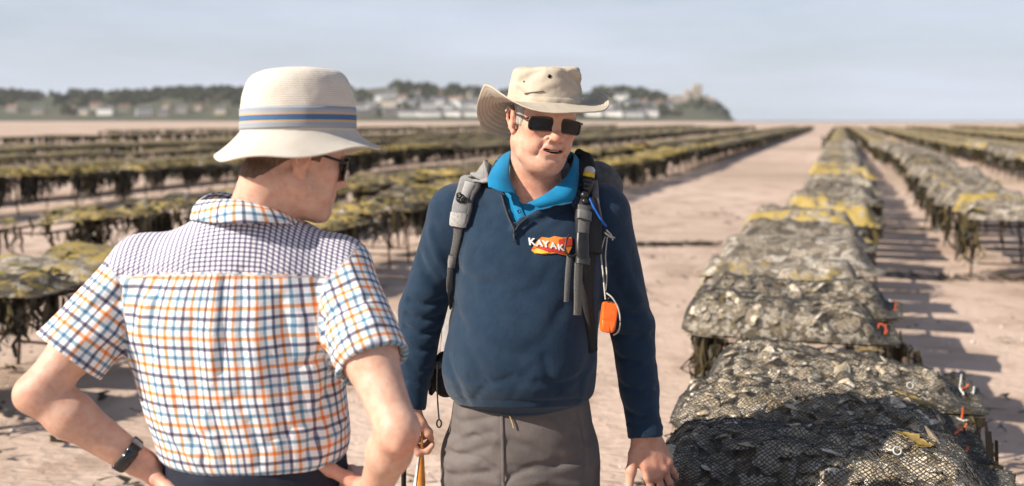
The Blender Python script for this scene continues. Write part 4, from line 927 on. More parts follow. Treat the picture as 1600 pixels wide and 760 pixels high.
def plaid_material(name):
    "woven check: vertical and horizontal stripes in three colours, the yoke in a fine navy check; coordinates come with the cloth"
    b = MB(name); uv = b.at('weave', 'Vector'); yk = b.at('yoke')
    sx = b.n('SeparateXYZ'); b.put(sx.inputs[0], uv); u, v = sx.outputs[0], sx.outputs[1]
    def stripes(t, pitch, off):
        q = b.math('ADD', b.math('DIVIDE', t, pitch), off); fr = b.math('FRACT', q); m = b.math('FLOORED_MODULO', b.math('FLOOR', q), 3.)
        on = b.math('MULTIPLY', b.step(fr, .27, .37), b.step(fr, .74, .64))
        return on, m
    def tint(on, m, cols):
        c = b.mix(b.math('GREATER_THAN', m, .5), cols[0], cols[1]); c = b.mix(b.math('GREATER_THAN', m, 1.5), c, cols[2]); return b.mix(on, (1, 1, 1), c)
    OR, TE, NA = (.93, .36, .10), (.20, .38, .52), (.13, .13, .22)
    a = tint(*stripes(u, .0183, 100.28), (OR, TE, NA)); h = tint(*stripes(v, .0183, 100.1), (NA, OR, TE))
    lite = lambda c: b.mix(.13, c, (1, 1, 1))
    pl = b.mix(1., lite(a), lite(h), 'MULTIPLY'); pl = b.mix(1., pl, (.80, .79, .79), 'MULTIPLY')
    fu = b.math('FRACT', b.math('ADD', b.math('DIVIDE', u, .0108), 100.)); fv = b.math('FRACT', b.math('DIVIDE', v, .0108))
    f1 = b.mix(b.math('MULTIPLY', b.step(fu, .52, .62), b.step(fu, 1., .94)), (1, 1, 1), (.32, .29, .40)); f2 = b.mix(b.math('MULTIPLY', b.step(fv, .52, .62), b.step(fv, 1., .94)), (1, 1, 1), (.32, .29, .40))
    fine = b.mix(1., b.mix(1., f1, f2, 'MULTIPLY'), (.80, .79, .80), 'MULTIPLY')
    col = b.mix(b.step(yk, -.0006, .0006), pl, fine)
    stitch = b.math('MULTIPLY', b.step(yk, -.0045, -.0035), b.step(yk, -.0015, -.0025))
    col = b.mix(b.math('MULTIPLY', stitch, .35), col, (.45, .42, .45))
    wv = b.noise(1500, 2)
    return b.done(col, .82, b.bump(wv, .0007, .5, b.bump(b.noise(60, 4, .6), .0035, .4)), .25, sheen=.08)
PLAID = plaid_material('checked cotton')
cx = np.interp(V[:, 2], [s[0] for s in SV], [s[1] for s in SV]); ang = np.arctan2(V[:, 0]-cx, -(V[:, 1]-2.0)); u = ang*.185; v = V[:, 2].copy()
u += .006*fbm(V*9, 41, 2); v += .006*fbm(V*7, 43, 2); isl = np.full(len(V), -9.)
for (a, q, d), xs, sg in zip(sl, (-.745, -.375), (-1, 1)):
    bnd = np.interp(V[:, 2], [1.16, 1.30, 1.365, 1.41, 1.44], [xs+(.025 if sg > 0 else 0), xs, xs+.012*sg, xs+.055*sg, xs+.075*sg]); m = (sg*(V[:, 0]-bnd) > 0) & ((V-a)@d < np.linalg.norm(q-a)+.02) & (np.linalg.norm(np.cross(V-a, d), axis=1) < .100)
    s_ = np.cross(d, (0, 1, 0)); s_ = nrm(s_); t_ = np.cross(s_, d); r_ = V-a; uu = np.arctan2(r_@s_, -(r_@t_))*.075; vv = r_@d
    u = np.where(m, uu+.3, u); v = np.where(m, vv+(.007 if sg < 0 else .024), v); isl = np.where(m, 1, isl)
seam_z = 1.372+.020*np.cos((V[:, 0]+.56)/.16)
yk = np.where(isl > 0, -1., np.where((V[:, 1] < 2.0), V[:, 2]-seam_z, V[:, 2]-1.40))
inyk = yk > -.004; u = np.where(inyk, V[:, 0]*1.02, u); v = np.where(inyk, V[:, 2]+.9*(V[:, 1]-1.87)+.50*np.maximum(np.abs(V[:, 0]+.545)-.07, 0), v)
shirt = mesh_obj('shirt', V, Q, PLAID, visitor, True, vb)
attr(shirt, 'weave', np.stack([u, v, 0*u], 1)); attr(shirt, 'yoke', yk)
# collar
def vc(px, py, Y): return P(px, py, Y)
vcol = [[VF.o*0+(-.36, 2.085, 1.43), (-.355, 2.10, 1.415), (-.34, 2.115, 1.392)], [vc(444, 332, 1.995), vc(456, 342, 1.985), vc(466, 356, 1.98)], [vc(418, 322, 1.955), vc(428, 333, 1.935), vc(440, 349, 1.925)], [vc(378, 314, 1.935), vc(380, 328, 1.905), vc(382, 350, 1.895)], [vc(342, 312, 1.945), vc(338, 325, 1.925), vc(333, 348, 1.915)], [vc(314, 313, 1.99), vc(307, 325, 1.985), vc(298, 343, 1.985)], [(-.60, 2.06, 1.53), (-.615, 2.065, 1.515), (-.625, 2.07, 1.48)], [(-.53, 2.10, 1.50), (-.535, 2.12, 1.485), (-.535, 2.14, 1.45)], [(-.45, 2.11, 1.455), (-.45, 2.13, 1.44), (-.45, 2.15, 1.41)]]
co, G_ = sheet('collar', vcol, PLAID, shirt, vb, .003, 90, 10, .0008, .005)
uu = np.repeat(np.cumsum(np.concatenate([[0], np.linalg.norm(np.diff(G_[:, 5], axis=0), axis=1)]))[:, None], 10, 1); vv = np.concatenate([np.zeros((90, 1)), np.cumsum(np.linalg.norm(np.diff(G_, axis=1), axis=2), axis=1)], 1)
k = len(co.data.vertices)//2; wv = np.stack([uu.ravel()*1.0+.012, vv.ravel()*1.1+.028, 0*vv.ravel()], 1); attr(co, 'weave', np.concatenate([wv, wv])); attr(co, 'yoke', np.full(2*k, -1.))
# trousers, belt line
TV = SDF(); TV.U(loft([(.62, -.515, 2.0, .165, .125), (.78, -.515, 2.0, .193, .142), (.90, -.515, 2.0, .194, .138), (1.04, -.515, 2.0, .178, .120)]), .01)
for m, x in ((-1, -.612), (1, -.418)):
    TV.U(cone((x, 2.0, .80), (x+m*.02, 1.99, .46), .104, .084), .03); TV.U(cone((x+m*.02, 1.99, .46), (x+m*.025, 1.97, .075), .084, .072, True), .02)
for px, a, w in (([(300, 752), (380, 748), (470, 754)], .003, .006), ([(330, 758), (360, 770), (420, 775)], -.004, .008)): p_, n_ = TV.project([q[0] for q in px], [q[1] for q in px]); TV.fold(p_, a, w)
TV.disp(lambda p: .003*fbm(p*np.array([12, 12, 15]), 51, 3))
NAVY = MB('navy chino cloth'); wv = NAVY.noise(1100, 2); NAVY = NAVY.done(NAVY.mix(NAVY.step(NAVY.noise(25, 5), .35, .7), (.013, .016, .030), (.019, .022, .038)), .8, NAVY.bump(wv, .0008, .5), .3)
V, Q = TV.mesh(axis((-.80, -.22, .006)), axis((1.80, 2.20, .006)), axis((.06, .70, .010), (.70, 1.06, .005))); tr2 = mesh_obj('trousers', V, Q, NAVY, visitor, True, vb)
p_, n_ = TV.project(np.linspace(262, 528, 30), 741+5*np.sin((np.linspace(262, 528, 30)-262)/266*3.1), .001)
SHOE = simple('dark canvas shoe', (.03, .03, .035), (.022, .022, .026), 60, .7)
def shoe(x, y, dx):
    s = SDF(); s.U(cone((x, y, .09), (x, y, .13), .05, .048, True), .02); s.U(cone((x, y-.02, .055), (x+dx, y+.16, .048), .05, .042), .03); s.S(plane((0, 0, .02), (0, 0, 1)), .004)
    v, q = s.mesh(axis((x-.12, x+.12, .007)), axis((y-.12, y+.26, .007)), axis((-.01, .18, .007))); bo = mesh_obj('shoe', v, q, SHOE, visitor, True, vb)
    s = SDF(); s.U(cone((x, y-.02, .02), (x+dx, y+.16, .02), .054, .046), .02); s.I(plane((0, 0, .024), (0, 0, 1)), .002); s.I(plane((0, 0, .002), (0, 0, -1)), .002)
    v, q = s.mesh(axis((x-.12, x+.12, .007)), axis((y-.12, y+.26, .007)), axis((-.02, .05, .004))); mesh_obj('sole', v, q, SOLE, bo, True, vb)
shoe(-.637, 1.97, -.025); shoe(-.393, 1.97, .025)
# fitness band on his left wrist
eLn, wLn = np.array(eL), np.array(wL); ax = nrm(wLn-eLn); wc = wLn-ax*.022
sd = nrm(np.cross(ax, (0, 0, 1))); ud = np.cross(sd, ax); t = np.linspace(0, 2*math.pi, 40, endpoint=True); rr = .0345
ringp = wc+rr*(np.cos(t)[:, None]*sd+np.sin(t)[:, None]*ud); B2b = B2; ringp = B2.snap(ringp, .0006, 5); nn = B2.grad(ringp)
v, f = ribbon(ringp, nn, .021, .0042); band = mesh_obj('fitness_band', v, f, simple('black rubber strap', (.012, .012, .014), (.02, .02, .022), 80, .6), visitor, True, vb)
face = np.argmin(ringp[:, 1]-.25*ringp[:, 2]); k = [(face-4+i) % 39 for i in range(9)]
v, f = ribbon(ringp[k]+nn[k]*.0035, nn[k], .024, .0062); mesh_obj('watch_screen', v, f, simple('black glass', (.006, .006, .008), rough=.1, spec=.6, coat=.3), band, True, vb)
k2 = [(face+6) % 39, (face+7) % 39, (face+8) % 39]; v, f = ribbon(ringp[k2]+nn[k2]*.002, nn[k2], .025, .005); mesh_obj('strap_keeper', v, f, simple('grey keeper', (.30, .29, .30), rough=.5), band, True, vb)
# hat
HF2 = Fr(VF.pt(0, -.004, .046), (.86, .50, .0), (-.02, .03, 1))
def brim2(a, t):
    side = math.sin(a); frt = math.cos(a)
    R_ = t*(.044+.006*abs(frt)); drop = -.047*t**.9+.010*t*t*max(frt, 0)**2*1.6-.006*t*math.sin(2*a+.6)*t+.005*t*t*math.sin(5*a+1.)
    return ((.098+R_)*side, (.116+R_)*frt, drop)
b = MB('woven cream straw'); hv = b.at('hat', 'Vector'); sp = b.n('SeparateXYZ'); b.put(sp.inputs[0], hv)
wz = b.math('SINE', b.math('MULTIPLY', sp.outputs[2], 1500.)); rw = b.math('SINE', b.math('MULTIPLY', b.at('row'), 560.))
isb = b.step(sp.outputs[2], .004, .0); wv = b.mix(isb, b.math('MULTIPLY_ADD', wz, .5, .5), b.math('MULTIPLY_ADD', rw, .5, .5)); wn = b.noise(500, 2)
STRAW = b.done(b.mix(b.math('MULTIPLY', wv, .30), b.mix(b.step(b.noise(24, 4), .35, .7), (.74, .67, .58), (.68, .60, .51)), (.50, .44, .36)), .85, b.bump(b.math('ADD', wv, wn), .0016, .6), .2, sheen=.05)
crown2 = [(.098, .116, 0), (.0985, .1165, .02), (.098, .116, .045), (.095, .112, .070), (.090, .106, .092), (.082, .096, .110), (.068, .080, .122), (.040, .048, .128), (.004, .005, .129)]
hat2, HA2 = hat(HF2, crown2, brim2, visitor, vb, STRAW, 140, .003, .0, .0022, 17, lambda A: np.where(A[..., 2] > .085, -.010*np.exp(-((A[..., 0])/.028)**2-((A[..., 1]+.02)/.06)**2), 0))
th = np.linspace(0, 2*math.pi, 97)[:-1]; zb = np.linspace(.004, .046, 9); A = np.array([[((.0995)*math.sin(a), (.1175)*math.cos(a), z) for a in th] for z in zb]); A += (.0022*fbm(A*26, 17, 3))[..., None]*nrm(A*np.array([1, 1, 0])+1e-6)
A2 = A*np.array([.975, .975, 1]); m = A.shape[0]*96; f = grid_faces(9, 96, closed_v=True); e0 = np.array([[i, (i+1) % 96, m+(i+1) % 96, m+i] for i in range(96)]); e1 = np.array([[8*96+(i+1) % 96, 8*96+i, m+8*96+i, m+8*96+(i+1) % 96] for i in range(96)])
b = MB('striped hat ribbon'); hz = b.at('bandz'); rmp = b.n('ValToRGB'); rmp.color_ramp.interpolation = 'CONSTANT'; el = rmp.color_ramp.elements
stops = [(0, (.33, .34, .36)), (.17, (.20, .26, .34)), (.20, (.33, .34, .36)), (.32, (.62, .36, .14)), (.38, (.06, .14, .27)), (.64, (.62, .36, .14)), (.70, (.35, .35, .36)), (.84, (.28, .31, .36))]
el[0].position = 0; el[0].color = (*stops[0][1], 1); el[1].position = stops[1][0]; el[1].color = (*stops[1][1], 1)
for p_, c_ in stops[2:]: e = el.new(p_); e.color = (*c_, 1)
b.put(rmp.inputs[0], hz); BAND = b.done(rmp.outputs[0], .75, b.bump(b.noise(900, 2), .0006, .6), .3)
hb_ = mesh_obj('hat_band', HF2.pts(np.concatenate([A.reshape(-1, 3), A2.reshape(-1, 3)])), np.concatenate([f, f[:, ::-1]+m, e0, e1]), BAND, hat2, True, vb); z_ = np.repeat(np.linspace(0, 1, 9), 96); attr(hb_, 'bandz', np.concatenate([z_, z_]))
# ------------------------------------------------------------------ sand, sea, hills
b = MB('damp sand'); pos = b.n('NewGeometry').outputs['Position']
big = b.noise(.16, 6, .6, pos, (1, .5, 1)); mid = b.noise(1.3, 6, .62, pos); fine = b.noise(160, 4, .7, pos); rip = b.noise(9, 4, .5, pos, (1, 2.6, 1), .6)
col = b.mix(b.step(big, .36, .68), (.60, .452, .362), (.45, .325, .250)); col = b.mix(b.math('MULTIPLY', b.step(mid, .46, .66), .75), col, (.33, .225, .160)); col = b.mix(b.math('MULTIPLY', b.step(fine, .5, .75), .35), col, (.63, .47, .37))
sh_ = b.math('MULTIPLY', b.step(b.voro(9, vec=pos), .07, .035), b.step(b.noise(2.2, 3, .5, pos), .50, .62)); col = b.mix(b.math('MULTIPLY', sh_, .85), col, (.78, .70, .62))
dk = b.math('MULTIPLY', b.step(b.voro(5.5, vec=pos), .09, .04), b.step(b.noise(1.6, 3, .5, pos), .56, .64)); col = b.mix(b.math('MULTIPLY', dk, .7), col, (.10, .075, .05))
far = b.noise(.03, 6, .65, pos, (.5, 1.6, 1)); col = b.mix(b.math('MULTIPLY', b.step(far, .50, .64), .55), col, (.33, .245, .175)); vf_ = b.noise(.012, 6, .7, pos, (.35, 2.2, 1)); col = b.mix(b.math('MULTIPLY', b.step(vf_, .53, .62), .5), col, (.22, .165, .11))
SAND = b.done(col, b.math('MULTIPLY_ADD', mid, -.3, .92), b.bump(fine, .004, .6, b.bump(rip, .035, .8, b.bump(mid, .05, .5))), .3)
yy = np.concatenate([np.arange(-8, 0, 1.), np.arange(0, 14, .16), 14*np.exp(np.linspace(0, math.log(1500/14), 150))]); ss = np.linspace(-1.5, 1.5, 260)
Yg, Sg = np.meshgrid(yy, ss, indexing='ij'); ends = np.where(Sg < .21, 1., np.interp(Sg, [.21, .26], [1., .62])); Yg = np.where(Yg > 700, 700+(Yg-700)*ends*np.where(ends < 1, .45, 1), Yg)
Xg = Sg*(np.abs(Yg)+7); Zg = .020*fbm(np.stack([Xg*.5, Yg*.5, 0*Xg], -1), 61, 4)*np.clip(80/(Yg+80), 0, 1)+.010*fbm(np.stack([Xg*2.2, Yg*2.2, 0*Xg], -1), 63, 3)*np.clip(1-Yg/40, 0, 1)
sand = mesh_obj('sand', np.stack([Xg, Yg, Zg], -1).reshape(-1, 3), grid_faces(len(yy), len(ss))[:, ::-1], SAND); tag(sand, 'damp pink sand of the beach at low tide', kind='structure')
b = MB('sea water'); pos = b.n('NewGeometry').outputs['Position']; SEA = b.done((.035, .085, .13), .25, b.bump(b.noise(.35, 4, .6, pos, (.4, 1, 1)), .5, .8), .5)
sea = mesh_obj('sea', [(-7000, 690, -.45), (7000, 690, -.45), (7000, 6000, -.45), (-7000, 6000, -.45)], [[0, 1, 2, 3]], SEA, None, False); tag(sea, 'thin blue strip of sea along the horizon', kind='structure')
prof = np.array([(-900, 150), (-500, 140), (-250, 146), (-100, 150), (0, 146), (60, 149), (120, 147), (200, 147), (270, 143), (330, 140), (390, 142), (450, 142), (520, 139), (560, 138), (620, 133), (690, 137), (760, 142), (830, 146), (900, 147), (950, 141), (1000, 144), (1035, 152), (1060, 156), (1078, 150), (1100, 150), (1118, 160), (1135, 172), (1149, 187)], dtype=float)
HY0, HY1 = 1400., 1750.
def hill_h(px, t):
    H = (188-np.interp(px, prof[:, 0], prof[:, 1]))/FPX*(HY0+(HY1-HY0)*.72)
    r = np.clip(t/.72, 0, 1); r = r*r*(3-2*r); return H*(.10*np.clip(t/.06, 0, 1)+.90*r)*np.where(t > .72, 1-.5*(t-.72)/.28, 1)
def hill_pt(px, t):
    Y = HY0+(HY1-HY0)*t; tt = np.clip((px-980)/170, 0, 1); Y = Y*(1-.0*tt); return np.stack([(px-800)/FPX*Y, Y, hill_h(px, t)], -1)
pxs = np.linspace(-900, 1149, 320); ts = np.linspace(0, 1, 26); PX, TT = np.meshgrid(pxs, ts, indexing='ij'); A = hill_pt(PX, TT); A[..., 2] += 3*fbm(A/45, 71, 3)*np.clip(TT*8, 0, 1)*np.clip((1149-PX)/40, 0, 1)-.3
HILL = simple('hill turf', (.04, .05, .026), (.075, .068, .04), .02, .95)
hill = mesh_obj('hill', A.reshape(-1, 3), grid_faces(len(pxs), len(ts))[:, ::-1], HILL); tag(hill, 'low wooded headland along the horizon', kind='structure')
# woodland over the headland: clumps of leaf-sized faces
rg = np.random.default_rng(5); Vw = []; n = 0
cl = []
for k in range(3600):
    px = rg.uniform(-700, 1140); t = rg.uniform(.04, .78)**.8
    if vnoise(np.array([px/38., t*5, 3.]), 77) < -.25+.5*(t < .35): continue
    if px > 1108 and rg.random() < .5: continue
    cl.append((px, t))
cl = np.array(cl); C = hill_pt(cl[:, 0], cl[:, 1]); rad = rg.uniform(2.8, 7.0, len(C))*np.where(cl[:, 0] > 1040, .55, 1); nq = 34
D = nrm(rg.normal(size=(len(C), nq, 3))); rr = rg.uniform(.55, 1.12, (len(C), nq, 1)); ctr = C[:, None]+np.array([0, 0, 1.])*rad[:, None, None]*.75+D*rr*rad[:, None, None]*np.array([1, 1, .85])
a = nrm(rg.normal(size=ctr.shape)); bb = nrm(np.cross(a, D)); sz = rad[:, None, None]*rg.uniform(.22, .42, (len(C), nq, 1))
Vw = np.stack([ctr-a*sz-bb*sz, ctr+a*sz-bb*sz*.7, ctr+a*sz*.8+bb*sz, ctr-a*sz+bb*sz*.9], 2).reshape(-1, 3); Fw = np.arange(len(Vw)).reshape(-1, 4)
b = MB('far foliage'); tn = b.at('tint'); WOOD = b.done(b.mix(tn, (.014, .026, .013), (.045, .055, .022)), .9, None, .2)
wood = mesh_obj('woodland', Vw, Fw, WOOD, None, False); attr(wood, 'tint', np.repeat(rg.random(len(C)), nq*4)); tag(wood, 'dark green woodland covering the far headland', kind='stuff')
# houses of the far village
WALLS = [simple('white render', (.78, .76, .72), (.70, .68, .64), .3), simple('cream render', (.62, .54, .43), (.56, .48, .38), .3), simple('grey stone wall', (.36, .33, .30), (.30, .27, .25), .3)]
ROOFS = [simple('slate roof', (.10, .10, .115), (.14, .135, .14), .4), simple('brown tile roof', (.22, .13, .09), (.17, .10, .07), .4)]
PANE = simple('dark window', (.03, .035, .045), rough=.2)
def house_parts(w, d, h, nwin):
    rh = d*.42; g = Geo(); V = [(-w/2, -d/2, -4), (w/2, -d/2, -4), (w/2, d/2, -4), (-w/2, d/2, -4), (-w/2, -d/2, h), (w/2, -d/2, h), (w/2, d/2, h), (-w/2, d/2, h), (-w/2, 0, h+rh), (w/2, 0, h+rh)]
    wall = mesh_obj('wall', V, [[0, 1, 5, 4], [2, 3, 7, 6], [1, 2, 6, 9, 5], [3, 0, 4, 8, 7]], None, None, False, mesh_only=True)
    o = .5; k = rh/(d/2); rz = h+rh+.25; V = []
    for z in (0, -.3): V += [(-w/2-o, -d/2-o, h-o*k+.25+z), (w/2+o, -d/2-o, h-o*k+.25+z), (w/2+o, 0, rz+z), (-w/2-o, 0, rz+z), (-w/2-o, d/2+o, h-o*k+.25+z), (w/2+o, d/2+o, h-o*k+.25+z)]
    F = [[0, 1, 2, 3], [3, 2, 5, 4], [9, 8, 7, 6], [10, 11, 8, 9], [0, 6, 7, 1], [4, 5, 11, 10], [1, 7, 8, 2], [2, 8, 11, 5], [0, 3, 9, 6], [3, 4, 10, 9]]
    roof = mesh_obj('roof', V, F, None, None, False, mesh_only=True)
    v, f = box((w*.32, 0, h+rh+.7), (1.2, 1., 2.2)); ch = mesh_obj('chimney', v, f, None, None, False, mesh_only=True)
    v, f = box((0, 0, 0), (1.5, .3, 1.7)); win = mesh_obj('window', v, f, PANE, None, False, mesh_only=True)
    spots = [(-w/2+w*(i+.5)/nwin, -d/2-.02, z) for i in range(nwin) for z in (1.8, h-1.7)]
    return wall, roof, ch, win, spots
HP = [house_parts(9, 8, 5.6, 3), house_parts(15, 9, 6.2, 4), house_parts(22, 9, 8.4, 5), house_parts(30, 9, 6.0, 7)]
def part_from(me, name, mat, parent, loc=(0, 0, 0), key={}):
    kk = (me.name, mat.name if mat else '')
    if kk not in key: m2 = me.copy(); m2.materials.clear(); m2.materials.append(mat); key[kk] = m2
    o = bpy.data.objects.new(name, key[kk]); COL.objects.link(o); o.parent = parent; o.location = loc; return o
wn_ = ['white', 'cream', 'grey stone']; rn_ = ['slate', 'brown tiled']
def house(px, py, k, wi, ri, Y=None):
    t = 0
    for t in np.linspace(.0, .7, 60):
        q = hill_pt(np.float64(px), np.float64(t))
        if 188-(q[2]-CAMZ)/q[1]*FPX <= py: break
    q = hill_pt(np.float64(px), np.float64(t)); wall, roof, ch, win, sp = HP[k]
    where = 'in the terrace at the headland foot' if py > 177 else ('among trees at the far left' if px < 480 else ('on the slope between the two hats' if px < 800 else 'on the slope right of the tan hat'))
    h = empty('house', q, f'far {wn_[wi]} house with {rn_[ri]} roof {where}', 'house', f'{wn_[wi]} {rn_[ri]} houses {where}')
    h.rotation_euler.z = rg.uniform(-.25, .25)-q[0]/q[1]*.6
    part_from(wall, 'wall', WALLS[wi], h); part_from(roof, 'roof', ROOFS[ri], h); part_from(ch, 'chimney', WALLS[wi], h)
    if k < 3 and px > 500:
        for s in sp: part_from(win, 'window', PANE, h, s)
for px, py, k, wi, ri in [(560, 160, 1, 2, 0), (578, 168, 1, 0, 0), (596, 158, 2, 0, 0), (612, 150, 1, 0, 0), (608, 166, 2, 1, 0), (628, 160, 1, 0, 1), (640, 170, 2, 0, 0), (655, 164, 1, 0, 0), (668, 170, 2, 0, 0), (684, 165, 2, 0, 0), (700, 171, 1, 0, 0), (712, 164, 2, 0, 1), (728, 170, 2, 0, 0), (742, 166, 1, 1, 0), (752, 172, 2, 0, 0), (650, 153, 1, 1, 0), (690, 153, 0, 1, 1), (735, 152, 0, 1, 0), (560, 176, 2, 0, 0), (585, 176, 1, 1, 0),
                          (915, 168, 2, 0, 0), (930, 160, 1, 0, 0), (946, 168, 1, 0, 0), (962, 172, 1, 0, 0), (972, 158, 2, 0, 0), (988, 170, 2, 0, 0), (1004, 166, 1, 0, 1), (1016, 172, 1, 0, 0), (955, 150, 0, 1, 0), (1030, 166, 0, 1, 1), (1045, 170, 1, 2, 0),
                          (640, 182, 3, 0, 0), (672, 182, 3, 0, 0), (704, 182, 3, 0, 0), (736, 182, 3, 0, 0), (768, 182, 3, 0, 0), (610, 182, 2, 2, 0), (925, 182, 3, 0, 0), (957, 182, 3, 0, 0), (989, 182, 3, 0, 0), (1016, 182, 2, 0, 0), (565, 182, 3, 2, 0),
                          (150, 172, 1, 1, 1), (165, 180, 2, 0, 0), (225, 180, 2, 0, 0), (110, 176, 1, 1, 1), (60, 178, 1, 1, 0), (285, 176, 1, 2, 0), (310, 172, 0, 1, 1), (345, 178, 1, 1, 0), (195, 174, 1, 1, 1), (20, 174, 1, 2, 1), (130, 180, 1, 1, 0), (260, 172, 0, 1, 1), (255, 181, 1, 2, 0)]:
    house(px, py, k, wi, ri)
# the old castle on its rock
cq = hill_pt(np.float64(1086), np.float64(.62)); STONE = simple('pale castle stone', (.40, .34, .28), (.30, .25, .21), .15, .9, (.8, .3))
cast = empty('castle', cq, 'ruined stone castle with a square keep on the end of the headland', 'castle')
def castle_part(nm, bx, sz, mat=STONE, par=cast):
    v, f = box(bx, sz, None, .6); return mesh_obj(nm, v, f, mat, par, False)
kp = castle_part('keep', (3, 0, 6), (15, 15, 28))
for i in range(4): castle_part('merlon', (3-5.6+i*3.75, -6.4, 21), (2.2, 2.2, 2.6), STONE, kp)
castle_part('tower', (-13, -3, 2), (10, 12, 20)); castle_part('curtain_wall', (-28, -6, -3), (24, 3, 13)); castle_part('curtain_wall', (17, -6, -5), (16, 3, 14)); castle_part('bastion', (-40, -8, -6), (10, 10, 14)); castle_part('lower_wall', (-6, -22, -9), (60, 3, 12)); castle_part('gatehouse', (26, -10, -8), (9, 9, 14))
for x, z in ((0, 10), (6, 10), (3, 2)): castle_part('window', (x, -7.5, z), (1.3, .4, 2.2), PANE, kp)
# ------------------------------------------------------------------ oyster racks
RU = nrm(np.array([.33, 1, 0])); RW = nrm(np.array([1, -.33, 0])); RA = math.atan2(RW[1], RW[0])
def bag_surface(U, Vv, H, seed, L=1.02, Wd=.52, lump=.018, flat=.80, p1=2.2, p2=.60):
    "height field of a filled bag: U along its length, V across, both -1..1"
    e1 = np.clip((U+1)/.16, 0, 1)**.6; e2 = np.clip((flat+.12-U)/.30, 0, 1); e2 = e2*e2*(3-2*e2); x = U*L/2; y = Vv*Wd/2*(1-.08*np.abs(U)**3-.28*np.clip((-U-.72)/.28, 0, 1)**2)+.010*np.sin(3*U+seed)
    p = np.stack([x, y, 0*x+seed*3.7], -1)
    h = H*1.12*np.clip(1-np.abs(Vv)**p1, 0, 1)**p2*(e1*e2*.93+.07)
    env = np.clip(1-np.abs(Vv)**6, 0, 1)*(e1*e2*.85+.15)
    h = h+env*(lump*1.5*fbm(p*np.array([9, 9, 1]), seed, 3)+lump*.7*vnoise(p*np.array([24, 24, 1]), seed+5))+env*.018*np.sin(p[..., 0]*5+seed)
    x = x+.012*fbm(p*np.array([6, 6, 1]), seed+9, 2); y = y+.016*fbm(p*np.array([6, 3, 1]), seed+11, 2)
    return np.stack([x, y, h+.012], -1)
def bag_mesh(name, seed, nu, nv, H=.115, **kw):
    U, Vv = np.meshgrid(np.linspace(-1, 1, nu), np.sin(np.linspace(-1, 1, nv)*math.pi/2), indexing='ij'); A = bag_surface(U, Vv, H, seed, **kw); B = A.copy(); B[..., 2] = .012-.010*np.clip(1-np.abs(Vv)**3, 0, 1)*np.clip(1-np.abs(U)**6, 0, 1); m = nu*nv
    f = grid_faces(nu, nv); rim = [i*nv for i in range(nu)]+[(nu-1)*nv+j for j in range(1, nv)]+[i*nv+nv-1 for i in range(nu-2, -1, -1)]+[j for j in range(nv-2, 0, -1)]
    B[..., 2] = np.minimum(B[..., 2], A[..., 2]-.002)
    rq = np.array([[rim[i], rim[i]+m, rim[(i+1) % len(rim)]+m, rim[(i+1) % len(rim)]] for i in range(len(rim))])
    return mesh_obj(name, np.concatenate([A.reshape(-1, 3), B.reshape(-1, 3)]), np.concatenate([f, f[:, ::-1]+m, rq]), None, None, True, mesh_only=True)
def net_mesh(name, seed, H, cell=.0145, r=.0015, lift=.0030):
    nu, nv = int(1.02/cell)*2+1, int(.60/(cell*.85))*2+1
    i, j = np.meshgrid(np.arange(nu), np.arange(nv), indexing='ij'); ok = (i+j) % 2 == 0
    A = bag_surface(-1+2*i/(nu-1), np.sin((-1+2*j/(nv-1))*math.pi/2), H, seed); A[..., 2] += lift
    A += .0013*np.random.default_rng(seed).normal(size=A.shape)
    e = []
    for di, dj in ((1, 1), (1, -1)):
        s = ok[:-1, (0 if dj > 0 else 1):(-1 if dj > 0 else None)]; ii, jj = np.nonzero(s); jj = jj+(0 if dj > 0 else 1)
        e.append((A[ii, jj], A[ii+1, jj+dj]))
    a = np.concatenate([x[0] for x in e]); b_ = np.concatenate([x[1] for x in e]); t = nrm(b_-a); up = np.array([.1, .05, 1.]); s = nrm(np.cross(t, up)); u = np.cross(s, t)
    a = a-t*r*.5; b_ = b_+t*r*.5
    ang = [math.pi/2, math.pi/2+2.09, math.pi/2+4.19]; off = [r*(math.cos(q)*s+math.sin(q)*u) for q in ang]
    V = np.stack([a+o for o in off]+[b_+o for o in off], 1).reshape(-1, 3); k = np.arange(len(a))[:, None]*6
    F = np.concatenate([k+np.array([q]) for q in ([0, 1, 4, 3], [1, 2, 5, 4], [2, 0, 3, 5])])
    return mesh_obj(name, V, F, None, None, True, mesh_only=True)
def oyster_mesh(seed):
    r = np.random.default_rng(seed); nr, na = 7, 16; a = np.linspace(0, 2*math.pi, na, endpoint=False)
    out_ = (.036+.006*np.cos(a)+.004*np.cos(3*a+r.uniform(0, 6))+.003*np.sin(5*a+r.uniform(0, 6)))[None]*np.ones((nr, 1)); t = np.linspace(.05, 1, nr)[:, None]
    x = out_*t*np.cos(a)*1.35; y = out_*t*np.sin(a)*.85; z = .013*(1-t**2.2)+.0022*np.sin(t*17+r.uniform(0, 6)+np.sin(a*2))*t+.0015*np.cos(a*7)*t*t
    T = np.stack([x, y, z+0*x], -1); B = T.copy(); B[..., 2] = -.010*(1-t**2)
    V = np.concatenate([T.reshape(-1, 3), B.reshape(-1, 3)]); m = nr*na; f = grid_faces(nr, na, closed_v=True); f2 = f[:, ::-1]+m; L_ = (nr-1)*na
    rim = np.array([[L_+i, L_+(i+1) % na, m+L_+(i+1) % na, m+L_+i] for i in range(na)])
    F = np.concatenate([f, f2, rim]).tolist()+[list(range(na))[::-1], [m+i for i in range(na)]]
    return mesh_obj('oyster', V, F, None, None, True, mesh_only=True)
def inst_rand(b): return b.n('ObjectInfo').outputs['Random']
b = MB('oyster shell'); rd = inst_rand(b); n1 = b.noise(60, 5, .65, dist=.6); n2 = b.noise(22, 4, .6)
